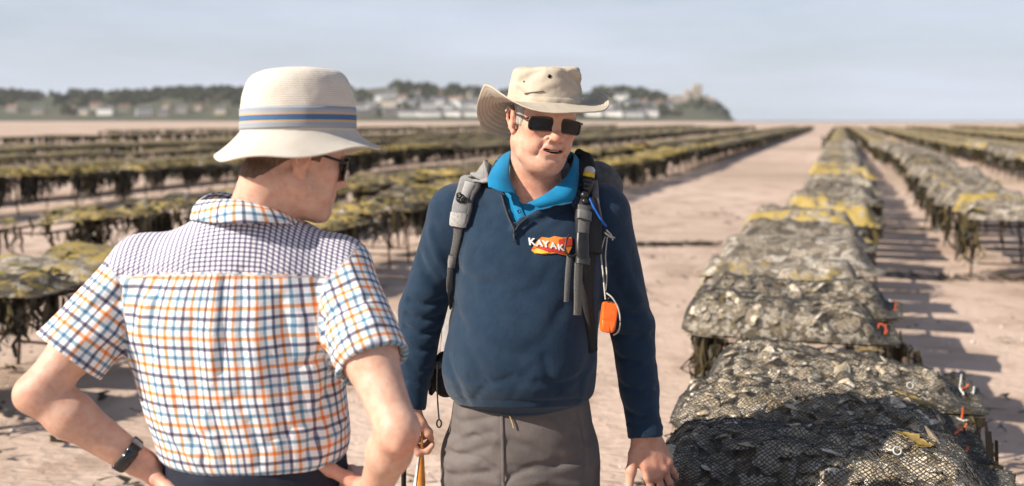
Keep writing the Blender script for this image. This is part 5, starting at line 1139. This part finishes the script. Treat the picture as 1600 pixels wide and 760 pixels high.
col = b.mix(rd, (.44, .34, .22), (.68, .57, .42)); col = b.mix(b.math('MULTIPLY', b.step(n1, .44, .66), .8), col, (.22, .17, .11)); col = b.mix(b.math('MULTIPLY', b.step(n2, .50, .66), .8), col, (.78, .73, .66))
OYS = b.done(col, b.math('MULTIPLY_ADD', n1, .5, .25), b.bump(n1, .004, .8), .5)
b = MB('oyster filling'); v1 = b.voro(46); v2 = b.voro(46, out='Color'); n1 = b.noise(70, 4, .65)
sp = b.n('SeparateColor'); b.put(sp.inputs[0], v2)
col = b.mix(sp.outputs[0], (.10, .075, .04), (.40, .31, .19)); col = b.mix(b.math('MULTIPLY', b.step(n1, .45, .7), .8), col, (.14, .11, .065)); col = b.mix(b.math('MULTIPLY', b.step(sp.outputs[1], .62, .7), .9), col, (.74, .65, .53))
FILL = b.done(col, .6, b.bump(b.math('MULTIPLY', v1, 1.), .02, -.9, b.bump(n1, .004, .7)), .4)
NET = simple('black plastic net', (.030, .029, .028), (.085, .078, .068), 30, .42, None, .5)
def bag_mat(name, algae, base=(.27, .23, .185)):
    b = MB(name); rd = inst_rand(b); n1 = b.noise(7, 5, .6); n2 = b.noise(34, 5, .65); dm = b.voro(70, feature='DISTANCE_TO_EDGE'); v2 = b.voro(17, out='Color'); sp = b.n('SeparateColor'); b.put(sp.inputs[0], v2)
    shell = b.mix(sp.outputs[0], tuple(x*.45 for x in base), tuple(min(x*1.7, .75) for x in base)); shell = b.mix(b.math('MULTIPLY', b.step(sp.outputs[1], .78, .86), .8), shell, (.60, .55, .49))
    c = b.mix(b.step(dm, .10, .03), shell, (.055, .053, .052)); c = b.mix(b.math('MULTIPLY', b.step(n2, .46, .66), .75), c, (base[0]*.42, base[1]*.38, base[2]*.30))
    c = b.mix(1., c, b.mix(b.math('FRACT', b.math('MULTIPLY', rd, 7.31)), (.55, .53, .50), (1.12, 1.10, 1.06)), 'MULTIPLY')
    if algae:
        k = b.step(b.math('ADD', b.math('MULTIPLY', n1, .7), b.math('MULTIPLY', n2, .3)), .62-.25*algae, .74-.25*algae)
        c = b.mix(k, c, b.mix(b.math('ADD', b.math('MULTIPLY', rd, .5), b.math('MULTIPLY', n2, .5)), (.20, .145, .035), (.46, .33, .10)))
    return b.done(c, .7, b.bump(v2, .010, .5, b.bump(n2, .012, .8)), .3)
BM = [bag_mat('weathered oyster bag', 0), bag_mat('bag with some algae', .46), bag_mat('yellow algae bag', .88), bag_mat('bag with thick brown weed', .42, (.075, .055, .03)), bag_mat('brown bag with yellow algae', .62, (.13, .098, .058))]
FARB = [bag_mesh('oyster_bag', 100+i, 30, 19, .175, p1=2.0, p2=1.0, lump=.026) for i in range(4)]+[bag_mesh('oyster_bag', 140+i, 26, 13, .085, lump=.020) for i in range(4)]
ALG = None
STEEL_R = simple('rusty rack steel', (.045, .032, .026), (.09, .05, .03), 30, .8, (90, .002))
def trestle_meshes(Lt=3.1, Wt=.62, H=.58, r=.013):
    out_ = []
    for s in (-1, 1): v, f = tube([(s*Wt/2, -Lt/2, H), (s*Wt/2, 0, H-.008), (s*Wt/2, Lt/2, H)], r, 6); out_.append(('rail', mesh_obj('rail', v, f, STEEL_R, None, True, mesh_only=True)))
    for y in (-Lt/2+.12, 0, Lt/2-.12):
        for s in (-1, 1): v, f = tube([(s*(Wt/2+.05), y, -.06), (s*(Wt/2+.012), y, H-.02), (s*(Wt/2-.006), y, H-.010)], r*1.1, 6, up=(0, 1, 0)); out_.append(('leg', mesh_obj('leg', v, f, STEEL_R, None, True, mesh_only=True)))
        v, f = tube([(-Wt/2, y, H-.021), (Wt/2, y, H-.021)], r*.9, 6); out_.append(('crossbar', mesh_obj('crossbar', v, f, STEEL_R, None, True, mesh_only=True)))
        v, f = tube([(-Wt/2-.03, y, .16), (Wt/2+.03, y, .16)], r*.8, 6); out_.append(('crossbar', mesh_obj('crossbar', v, f, STEEL_R, None, True, mesh_only=True)))
    return out_
TM = trestle_meshes()
def trestle(x, y, label, group, z=0):
    t = empty('oyster_trestle', (x, y, z), label, 'trestle', group); t.rotation_euler.z = RA
    for nm, me in TM: o = bpy.data.objects.new(nm, me); COL.objects.link(o); o.parent = t
    return t
keep = {}
def far_bag(x, y, z, k, mi, label, group, rot=0., tilt=0., sc=1.):
    kk = (k, mi)
    if kk not in keep: m2 = FARB[k].copy(); m2.materials.append(BM[mi]); keep[kk] = m2
    o = bpy.data.objects.new('oyster_bag', keep[kk]); COL.objects.link(o); o.location = (x, y, z); o.rotation_euler = (tilt*.4, tilt, RA+rot); o.scale = (sc, 1.0, 1.)
    return tag(o, label, 'oyster bag', group)
# hanging weed: ribbons
class Weed:
    def __init__(s): s.V = []; s.n = 0; s.T = []
    def strand(s, p, L, w, rg_, lean=(0, 0), seg=4):
        p = np.array(p, dtype=float); a = rg_.uniform(0, 6.28); d = np.array([math.cos(a), math.sin(a), 0])*w; pts = []
        for i in range(seg+1):
            t = i/seg; c = p+np.array([lean[0]*t*t+.04*rg_.normal()*t, lean[1]*t*t+.04*rg_.normal()*t, -L*t]); ww = d*(1-.55*t)*(1 if 0 < i else .7); pts += [c-ww, c+ww]
        s.V.append(pts); s.T.append(rg_.random())
    def flat(s, p, L, w, rg_, a=None, seg=4, h=.012):
        p = np.array(p, dtype=float); a = rg_.uniform(0, 6.28) if a is None else a; d = np.array([math.cos(a), math.sin(a), 0]); q = np.array([-d[1], d[0], 0]); pts = []
        for i in range(seg+1):
            t = i/seg; c = p+d*L*(t-.5)+q*.03*rg_.normal()+np.array([0, 0, h*rg_.uniform(.3, 1.6)]); ww = q*w*(.4+math.sin(math.pi*min(max(t, .08), .92))); ww = ww+np.array([0, 0, rg_.normal()*w*.3]); pts += [c-ww, c+ww]
        s.V.append(pts); s.T.append(rg_.random())
    def obj(s, name, mat, label, parent=None):
        V = np.array(s.V); n, k = V.shape[:2]; q = np.array([[2*i, 2*i+1, 2*i+3, 2*i+2] for i in range(k//2-1)]); F = (np.arange(n)[:, None, None]*k+q[None]).reshape(-1, 4)
        o = mesh_obj(name, V.reshape(-1, 3), F, mat, parent, True); attr(o, 'tint', np.repeat(np.array(s.T), k)); return tag(o, label, None, None, 'stuff')
b = MB('dark brown seaweed'); WEED = b.done(b.mix(b.math('POWER', b.at('tint'), 2.5), (.018, .014, .007), (.085, .062, .018)), .45, None, .5)
b = MB('olive yellow seaweed'); YWEED = b.done(b.mix(b.at('tint'), (.10, .08, .02), (.38, .29, .06)), .5, None, .45)
rgb_ = np.random.default_rng(12)
ORD = 'first second third fourth fifth sixth seventh eighth ninth tenth eleventh twelfth'.split()
def row(c0, y0, y1, name, weights, weed=1.0, z0=.60, cf=None, pitch=.645, skip=(), first=0., near='near end', nlab=12):
    "one long row of trestles with a bag every 0.6 m; weed hangs from its edges"
    w = Weed(); yw = Weed(); s = 0.; i = 0; ystep = RU[1]; lastT = -9
    y = y0; seen = 0
    while y < y1:
        c = c0+.16*math.sin(y*.21+c0)+.05*math.sin(y*.9+c0*3) if cf is None else cf(y); x = c+.33*y; zz = z0+.03*math.sin(y*.37+c0*2)*(c0 < -1)+.012*rgb_.normal()
        tcount = i % 5
        if y >= first: seen += 1
        od = ORD[seen-1] if 1 <= seen <= nlab else None
        if tcount == 2: trestle(x, y, f'rusty steel trestle, {ORD[i//5]} from the {near} of the {name}' if i < 15 and od else f'rusty steel trestle far along the {name}', f'trestles of the {name}')
        if i not in skip and not (c0 < -1 and rgb_.random() < .09):
            mi = int(rgb_.choice(len(weights), p=weights)) if not isinstance(weights, dict) else weights.get(i, 0); ad = ["grey", "algae flecked", "yellow", "brown weedy", "yellowish brown"][mi]
            far_bag(x+rgb_.normal()*.045, y, zz+.01+.055*rgb_.random(), int(rgb_.integers(4))+(4 if c0 < -1 else 0), mi, f'{ad} oyster bag, {od} from the {near} of the {name}' if od else f'{ad} oyster bag {"far along" if seen else "outside the frame on"} the {name}', f'{ad} bags on the {name}', rgb_.normal()*.085, rgb_.normal()*.05, rgb_.uniform(.90, 1.10))
        leg = tcount in (0, 2, 4)
        n_ = int((70 if leg else 26)*rgb_.choice([.15, .5, .9, 1.2, 1.7])*weed*min(1., 22/y+.35)); sz = max(1., y/22)
        lk = rgb_.uniform(.6, 1.15)
        for side in (-1, 1):
            for k in range(n_):
                e = RW*side*rgb_.uniform(.34, .52)+RU*rgb_.normal()*(.13 if leg else .25); L = rgb_.uniform(.15, .50)*lk*(1.15 if weed > 3 else 1) if leg else rgb_.uniform(.08, .30)
                w.strand((x+e[0], y+e[1], zz+.03+rgb_.uniform(-.02, .06)), L, rgb_.uniform(.010, .034)*sz, rgb_)
        for k in range(int(7*weed*min(1, 20/y+.3))):
            e = RW*rgb_.uniform(-.5, .5)+RU*rgb_.uniform(-.28, .28); yw.flat((x+e[0], y+e[1], zz+.10+.02*rgb_.random()), rgb_.uniform(.1, .3), rgb_.uniform(.012, .035)*sz, rgb_, h=.03)
        y += pitch*ystep*rgb_.uniform(.95, 1.05)
        if i % 5 == 4: y += .22
        i += 1
    if weed: w.obj('hanging_seaweed', WEED, f'dark seaweed hanging from the edges of the {name}'); yw.obj('seaweed_tufts', YWEED, f'olive seaweed tufts lying over the {name}')
def stuff_row(rows, label):
    "bags far away that read as unbroken bands"
    V = []; F = []; n = 0; w = Weed()
    for c, y0, y1, z0 in rows:
        y = y0; ys = []
        while y < y1: ys.append(y); y += max(.6, y*.011)
        ys = np.array(ys); xs = c+.33*ys; nz_ = fbm(np.stack([ys*.7, ys*0+c, ys*0], -1), 91, 3)
        prof_ = [(-.52, -.05), (-.5, .04), (-.25, .12), (0, .14), (.25, .12), (.5, .04), (.52, -.05)]
        g_ = np.array([[(x+RW[0]*a*1.05, yy_+RW[1]*a*1.05, z0+h*(1+.8*q)+.03*q) for a, h in prof_] for x, yy_, q in zip(xs, ys, nz_)]); f = grid_faces(len(ys), 7)+n; V.append(g_.reshape(-1, 3)); F.append(f[:, ::-1]); n += len(ys)*7
        for x, yy_ in zip(xs, ys):
            sz = max(1., yy_/20)
            for side in (-1, 1):
                for k in range(5 if yy_ < 90 else 3):
                    e = RW*side*rgb_.uniform(.35, .52); w.strand((x+e[0]+rgb_.normal()*.15, yy_+e[1]+rgb_.normal()*.3*sz*.3, z0+.04), rgb_.uniform(.25, .58), rgb_.uniform(.02, .05)*sz**.8, rgb_, seg=2)
    o = mesh_obj('oyster_bags', np.concatenate(V), np.concatenate(F), BM[4], None, True); tag(o, label, None, None, 'stuff'); w.obj('hanging_seaweed', WEED, 'dark seaweed hanging from the most distant racks')
def cR0(y): return np.interp(y, [2, 4.4, 5, 6.5, 8.8, 10.5, 13], [-.03, -.03, -.22, -.30, -.36, -.1, .0])
# ---- the front rack: bags with a real net over oyster shells
OM = [oyster_mesh(s) for s in range(5)]
for m in OM: m.materials.append(OYS)
TIE = [simple('orange rubber tie', (.60, .11, .035), rough=.5), simple('white rubber tie', (.55, .54, .50), rough=.5)]
def near_bag(cy, seed, label, H, n_oys, tilt=0., rot=0., dz=0., cell=.0145, r=.0012, dx=0., under=.022):
    x = cR0(cy)+.33*cy+dx; t = empty('oyster_bag', (x, cy, .605+dz), label, 'oyster bag', 'bags on the front rack'); t.rotation_euler = (tilt*.3, tilt, RA+rot)
    me = net_mesh('net', seed, H, cell, r); me.materials.append(NET); o = bpy.data.objects.new('net', me); COL.objects.link(o); o.parent = t
    nu, nv = 90, 48; U, Vv = np.meshgrid(np.linspace(-1, 1, nu), np.sin(np.linspace(-1, 1, nv)*math.pi/2), indexing='ij'); A = bag_surface(U, Vv, H, seed); d = under*np.clip((A[..., 2]-.02)/.06, .12, 1)
    A[..., 2] -= d; A[..., 2] += .011*vnoise(A*np.array([30, 30, 9]), seed+3)*np.clip((A[..., 2]-.02)/.04, 0, 1); A *= np.array([.985, .975, 1.]); Bt = A.copy(); Bt[..., 2] = np.minimum(.0, A[..., 2]-.004)
    m = nu*nv; f = grid_faces(nu, nv); o = mesh_obj('oyster_filling', np.concatenate([A.reshape(-1, 3), Bt.reshape(-1, 3)]), np.concatenate([f, f[:, ::-1]+m]), FILL, t); tag(o, kind='stuff')
    rg_ = np.random.default_rng(seed)
    for k in range(int(n_oys*2.2)):
        u, v = rg_.uniform(-.93, .80), rg_.uniform(-.86, .86); p = bag_surface(np.array(u), np.array(v), H, seed); p2 = bag_surface(np.array(u+.03), np.array(v), H, seed); p3 = bag_surface(np.array(u), np.array(v+.05), H, seed)
        nn_ = nrm(np.cross(p2-p, p3-p)); q = bpy.data.objects.new('oyster', OM[int(rg_.integers(5))]); COL.objects.link(q); q.parent = t
        dv = Vector(nn_+rg_.normal(size=3)*.20).normalized(); rot_ = dv.to_track_quat('Z', 'Y'); e = rot_.to_matrix()@__import__('mathutils').Matrix.Rotation(rg_.uniform(0, 6.28), 3, 'Z'); q.rotation_euler = e.to_euler()
        s = rg_.uniform(.55, 1.1); q.scale = (s, s, s*rg_.uniform(.6, 1)); q.location = p-nn_*(.0150*s)
    for k in range(int(rg_.integers(3, 6))):
        v = rg_.uniform(-.8, .8); u = rg_.uniform(.80, .97); p = bag_surface(np.array(u), np.array(v), H, seed); a = rg_.uniform(0, 3.1); dv = np.array([math.cos(a), math.sin(a), 0])*.024; g = Geo()
        pts = [p-dv*.9+(0, 0, .004), p-dv*.5+(0, 0, .013), p+(0, 0, .010), p+dv*.6+(0, 0, .014), p+dv*1.1+(0, 0, .020)] if k else [p, p+(.004, 0, .025), p+(.006, 0, .055)]
        g.add(*tube(spline(pts, 12), .0042, 6)); g.obj('tie', TIE[0 if rg_.random() < .65 else 1], t)
    return t
trestle(cR0(3)+.33*3.2, 3.2, 'rusty steel trestle under the nearest oyster bags beside the hand', None); trestle(cR0(6.3)+.33*6.25, 6.25, 'second rusty steel trestle of the front rack beyond the gap', None)
near_bag(2.42, 201, 'dark shaded oyster bag at the bottom edge, under the fingers of a hand', .115, 60, 0, .02, cell=.0165, r=.0014)
near_bag(2.96, 202, 'oyster bag half covered by the shadow of the man on the front rack', .110, 75, .0, -.03, .0, .0155, .0013)
near_bag(3.48, 203, 'sunlit oyster bag with white ring and yellow weed on the front rack', .100, 75, .02, .03, .0, dx=-.035)
near_bag(4.00, 204, 'farthest oyster bag of the nearest trestle with dark fold at its right end', .100, 70, .02, .02, .0, dx=.03)
near_bag(4.98, 205, 'plump oyster bag first beyond the gap between the two front trestles', .145, 70, .0, .05, .02, dx=-.05)
near_bag(5.50, 206, 'oyster bag second beyond the gap between the two front trestles', .13, 60, .0, -.03, .04, dx=.04)
k = 0
for cy, mi, lab in ((6.05, 1, 'algae flecked oyster bag third beyond the gap on the front rack'), (6.62, 0, 'grey oyster bag fourth beyond the gap on the front rack'), (7.22, 0, 'grey oyster bag fifth beyond the gap with raised left end'), (7.85, 0, 'grey oyster bag just in front of the first yellow bag on the front rack')):
    far_bag(cR0(cy)+.33*cy+(-.05, .04, -.03, .06)[k], cy, .62+(.0, .055, -.005, .045)[k], k % 4, mi, lab, 'bags on the front rack', .06*(-1)**k, .03*(-1)**k, 1.04); k += 1
trestle(cR0(9.6)+.33*9.7, 9.6, 'third rusty steel trestle of the front rack under the yellow bags', None)
row(0, 8.55, 42, 'long centre right rack', {i: m for i, m in enumerate([2, 2, 0, 2, 1, 0, 0, 0, 1, 0, 0, 2, 2, 2, 1, 2, 0, 0, 0, 2, 2, 0, 0, 1, 0, 0, 2]+[0, 1, 0, 2, 0, 0, 1]*8)}, .25, cf=cR0)
row(1.95, 10.6, 42, 'grey rack right of centre', [.72, .18, .04, .06], .55)
row(5.3, 12.5, 40, 'rightmost rack', [.6, .2, .1, .1], .7)
row(-5.45, 5.5, 40, 'nearest left rack', [0, .14, .26, .22, .38], 1.3, first=6.4, near='left picture edge')
row(-8.1, 10, 40, 'second left rack', [0, .10, .22, .33, .35], 1.3, near='left picture edge', z0=.55)
row(-15.0, 14.5, 38, 'third left rack', [0, .06, .42, .20, .32], 3.4, first=17.4, near='left picture edge')
stuff_row([(0, 42, 160, .6), (1.95, 42, 160, .6), (5.3, 40, 160, .6), (7.3, 16, 150, .6), (12, 22, 170, .6), (14, 22, 170, .6), (-5.45, 40, 170, .6), (-8.1, 40, 170, .58), (-15, 38, 170, .6), (-17.4, 16, 170, .6), (-23, 20, 170, .6), (-30, 22, 200, .6), (-32.4, 24, 200, .6), (-50, 50, 220, .6), (-70, 95, 220, .6), (22, 40, 190, .6), (24, 40, 190, .6), (36, 60, 200, .6)], 'distant oyster racks merging into dark bands')
# weed lying on the sand and on the bags
w = Weed()
for (x0, y0, x1, y1, n_, sp_) in ((1.6, 13.3, 2.75, 13.4, 130, .05), (-5, 9.8, -1.2, 9.2, 60, .4), (3.2, 10.8, 5.4, 10.4, 120, .12), (-3.6, 6.6, -2.4, 5.4, 26, .3), (4.6, 15.2, 6.8, 15, 90, .15), (-9, 21, -3, 19, 160, .5), (2.4, 18, 3.6, 17, 20, .5), (1.2, 8, 2.2, 14, 16, .5), (.42, 3.2, .72, 4.5, 260, .07), (-2.6, 4.6, -1.2, 4.2, 24, .3), (-1.9, 3.6, -1.2, 3.9, 14, .2), (2.9, 5.2, 4.2, 7.4, 24, .4)):
    for k in range(n_): t = rgb_.random(); w.flat((x0+(x1-x0)*t+rgb_.normal()*sp_, y0+(y1-y0)*t+rgb_.normal()*sp_, .015), rgb_.uniform(.06, .22), rgb_.uniform(.008, .02), rgb_, h=.02)
w.obj('stranded_seaweed', WEED, 'dark seaweed stranded in lines and tufts on the sand')
w = Weed()
for k in range(900):
    side = -1 if rgb_.random() < .8 else 1; yy_ = rgb_.uniform(2.3, 5.9); e = RW*side*rgb_.uniform(.42, .52); x = cR0(yy_)+.33*yy_
    if 4.35 < yy_ < 4.7: continue
    w.strand((x+e[0], yy_+e[1], .60+rgb_.uniform(-.02, .03)), rgb_.uniform(.08, .42), rgb_.uniform(.006, .018), rgb_)
w.obj('hanging_seaweed', WEED, 'dark seaweed hanging from the ends of the nearest bags')
def bag_z(cy, seed, H, x, y):
    c = np.array([cR0(cy)+.33*cy, cy]); d = np.array([x, y])-c; u = d@RW[:2]/.51; v = d@RU[:2]/.26; return .605+float(bag_surface(np.array(u), np.array(np.clip(v, -.98, .98)), H, seed)[..., 2])+.008
YS = MB('yellow brown kelp'); YS = YS.done(YS.mix(YS.step(YS.noise(22, 4), .35, .7), (.32, .215, .055), (.19, .125, .035)), .4, YS.bump(YS.noise(60, 3), .004, .6), .5)
for px, py, cy, seed, H, L, wd, ang, lab in ((1436, 626, 3.48, 203, .100, .17, .022, -.75, 'yellow kelp frond beside the white ring on the sunlit bag'), (1428, 688, 2.96, 202, .110, .12, .030, -1.0, 'yellow kelp frond at the edge of the shadow on the front bag'), (1300, 738, 2.42, 201, .115, .13, .02, .3, 'brown kelp scrap in the shaded front bag near the bottom edge'), (1355, 548, 4.98, 205, .145, .15, .035, .2, 'orange brown kelp scrap at the right end of the plump bag'), (1320, 525, 4.98, 205, .145, .17, .02, -.6, 'thin yellow kelp strip on the plump bag'), (1130, 510, 4.98, 205, .145, .22, .022, .9, 'olive kelp strip on the left end of the plump bag'), (1385, 490, 5.5, 206, .13, .24, .035, -.1, 'yellow kelp patch on the right end of the bag behind the plump one'), (1120, 432, 6.62, 0, .115, .3, .04, .5, 'yellow kelp tuft at the left ends of the middle bags')):
    Y = cy; z = .74
    for _ in range(6):
        Y = (CAMZ-z)*FPX/(py-188); x = (px-800)/FPX*Y; z = bag_z(cy, seed, H, x, Y) if seed else .73
    g = Geo(); d = np.array([math.cos(ang), math.sin(ang), 0]); q = np.array([-d[1], d[0], 0]); n_ = 14; pts = []
    for i in range(n_):
        t = i/(n_-1)-.5; wdt = wd*(.35+math.cos(t*2.7))*(1+.25*math.sin(i*1.9+px)); c = np.array([x, Y, 0])+d*L*t+q*.012*math.sin(t*7+py)
        for s_ in (-1, -.33, .33, 1): c2 = c+q*wdt*.5*s_; c2[2] = (bag_z(cy, seed, H, c2[0], c2[1]) if seed else .735)+.003+.005*math.sin(i*1.3+s_*2)**2; pts.append(c2)
    pts = np.array(pts); m = len(pts); f = grid_faces(n_, 4); o = mesh_obj('kelp', np.concatenate([pts, pts-(0, 0, .003)]), np.concatenate([f, f[:, ::-1]+m, np.array([[4*i, 4*i+4, m+4*i+4, m+4*i] for i in range(n_-1)]), np.array([[4*i+7, 4*i+3, m+4*i+3, m+4*i+7] for i in range(n_-1)])]), YS); tag(o, lab, 'seaweed')
for px, py, cy, seed, H, lab in ((1422, 606, 3.48, 203, .100, 'white rubber ring standing at the tip of the yellow kelp on the sunlit bag'), (1402, 709, 2.96, 202, .110, 'white rubber ring at the edge of the shadow on the front bag'), (1412, 752, 2.42, 201, .115, 'white rubber ring at the bottom edge on the shaded bag')):
    z = .74
    for _ in range(6): Y = (CAMZ-z)*FPX/(py-188); x = (px-800)/FPX*Y; z = bag_z(cy, seed, H, x, Y)
    t = np.linspace(0, 2*math.pi, 22); g = Geo(); g.add(*tube(np.stack([x+.011*np.cos(t), Y+.004*np.sin(t), z+.008+.010*np.sin(t)], 1), .0026, 6, up=(0, 1, 0))); o = g.obj('rubber_ring', TIE[1]); tag(o, lab, 'ring')
# small stones and shells scattered on the sand
rg = np.random.default_rng(33); n_ = 5200; Y = 2.6+14*rg.random(n_)**1.5; X = Y*rg.uniform(-.62, .62, n_); ok = vnoise(np.stack([X*.9, Y*.9, 0*X], -1), 35) > -.15; X, Y = X[ok], Y[ok]; n_ = len(X); s = rg.uniform(.004, .019, n_)*rg.uniform(.5, 1.3, n_)
oc = np.array([(1, 0, 0), (0, 1, 0), (-1, 0, 0), (0, -1, 0), (0, 0, 1), (0, 0, -1.)]); of = np.array([[0, 1, 4], [1, 2, 4], [2, 3, 4], [3, 0, 4], [1, 0, 5], [2, 1, 5], [3, 2, 5], [0, 3, 5]])
Vp = np.stack([X, Y, s*.2], -1)[:, None]+oc[None]*s[:, None, None]*np.array([1.2, 1, .5])*rg.uniform(.6, 1.3, (n_, 6, 1)); Fp = (np.arange(n_)[:, None, None]*6+of).reshape(-1, 3)
b = MB('pebble and shell'); PEB = b.done(b.mix(b.step(b.at('tint'), .35, .75), (.16, .115, .085), (.72, .64, .56)), .6, None, .4); o = mesh_obj('shell_grit', Vp.reshape(-1, 3), Fp, PEB, None, True); attr(o, 'tint', np.repeat(rg.random(n_), 6)); tag(o, 'pale shell fragments and small stones strewn on the sand', kind='stuff')
# ------------------------------------------------------------------ sea air
hz = bpy.data.materials.new('sea haze'); hz.use_nodes = True; t = hz.node_tree; t.nodes.clear(); o_ = t.nodes.new('ShaderNodeOutputMaterial'); vp = t.nodes.new('ShaderNodeVolumePrincipled'); vp.inputs['Color'].default_value = (.93, .965, 1, 1); vp.inputs['Density'].default_value = .00006; t.links.new(vp.outputs[0], o_.inputs['Volume'])
v, f = box((0, 3000, 50), (15000, 6400, 110)); hzo = mesh_obj('haze', v, f, hz, None, False); tag(hzo, 'thin pale sea haze', kind='stuff')
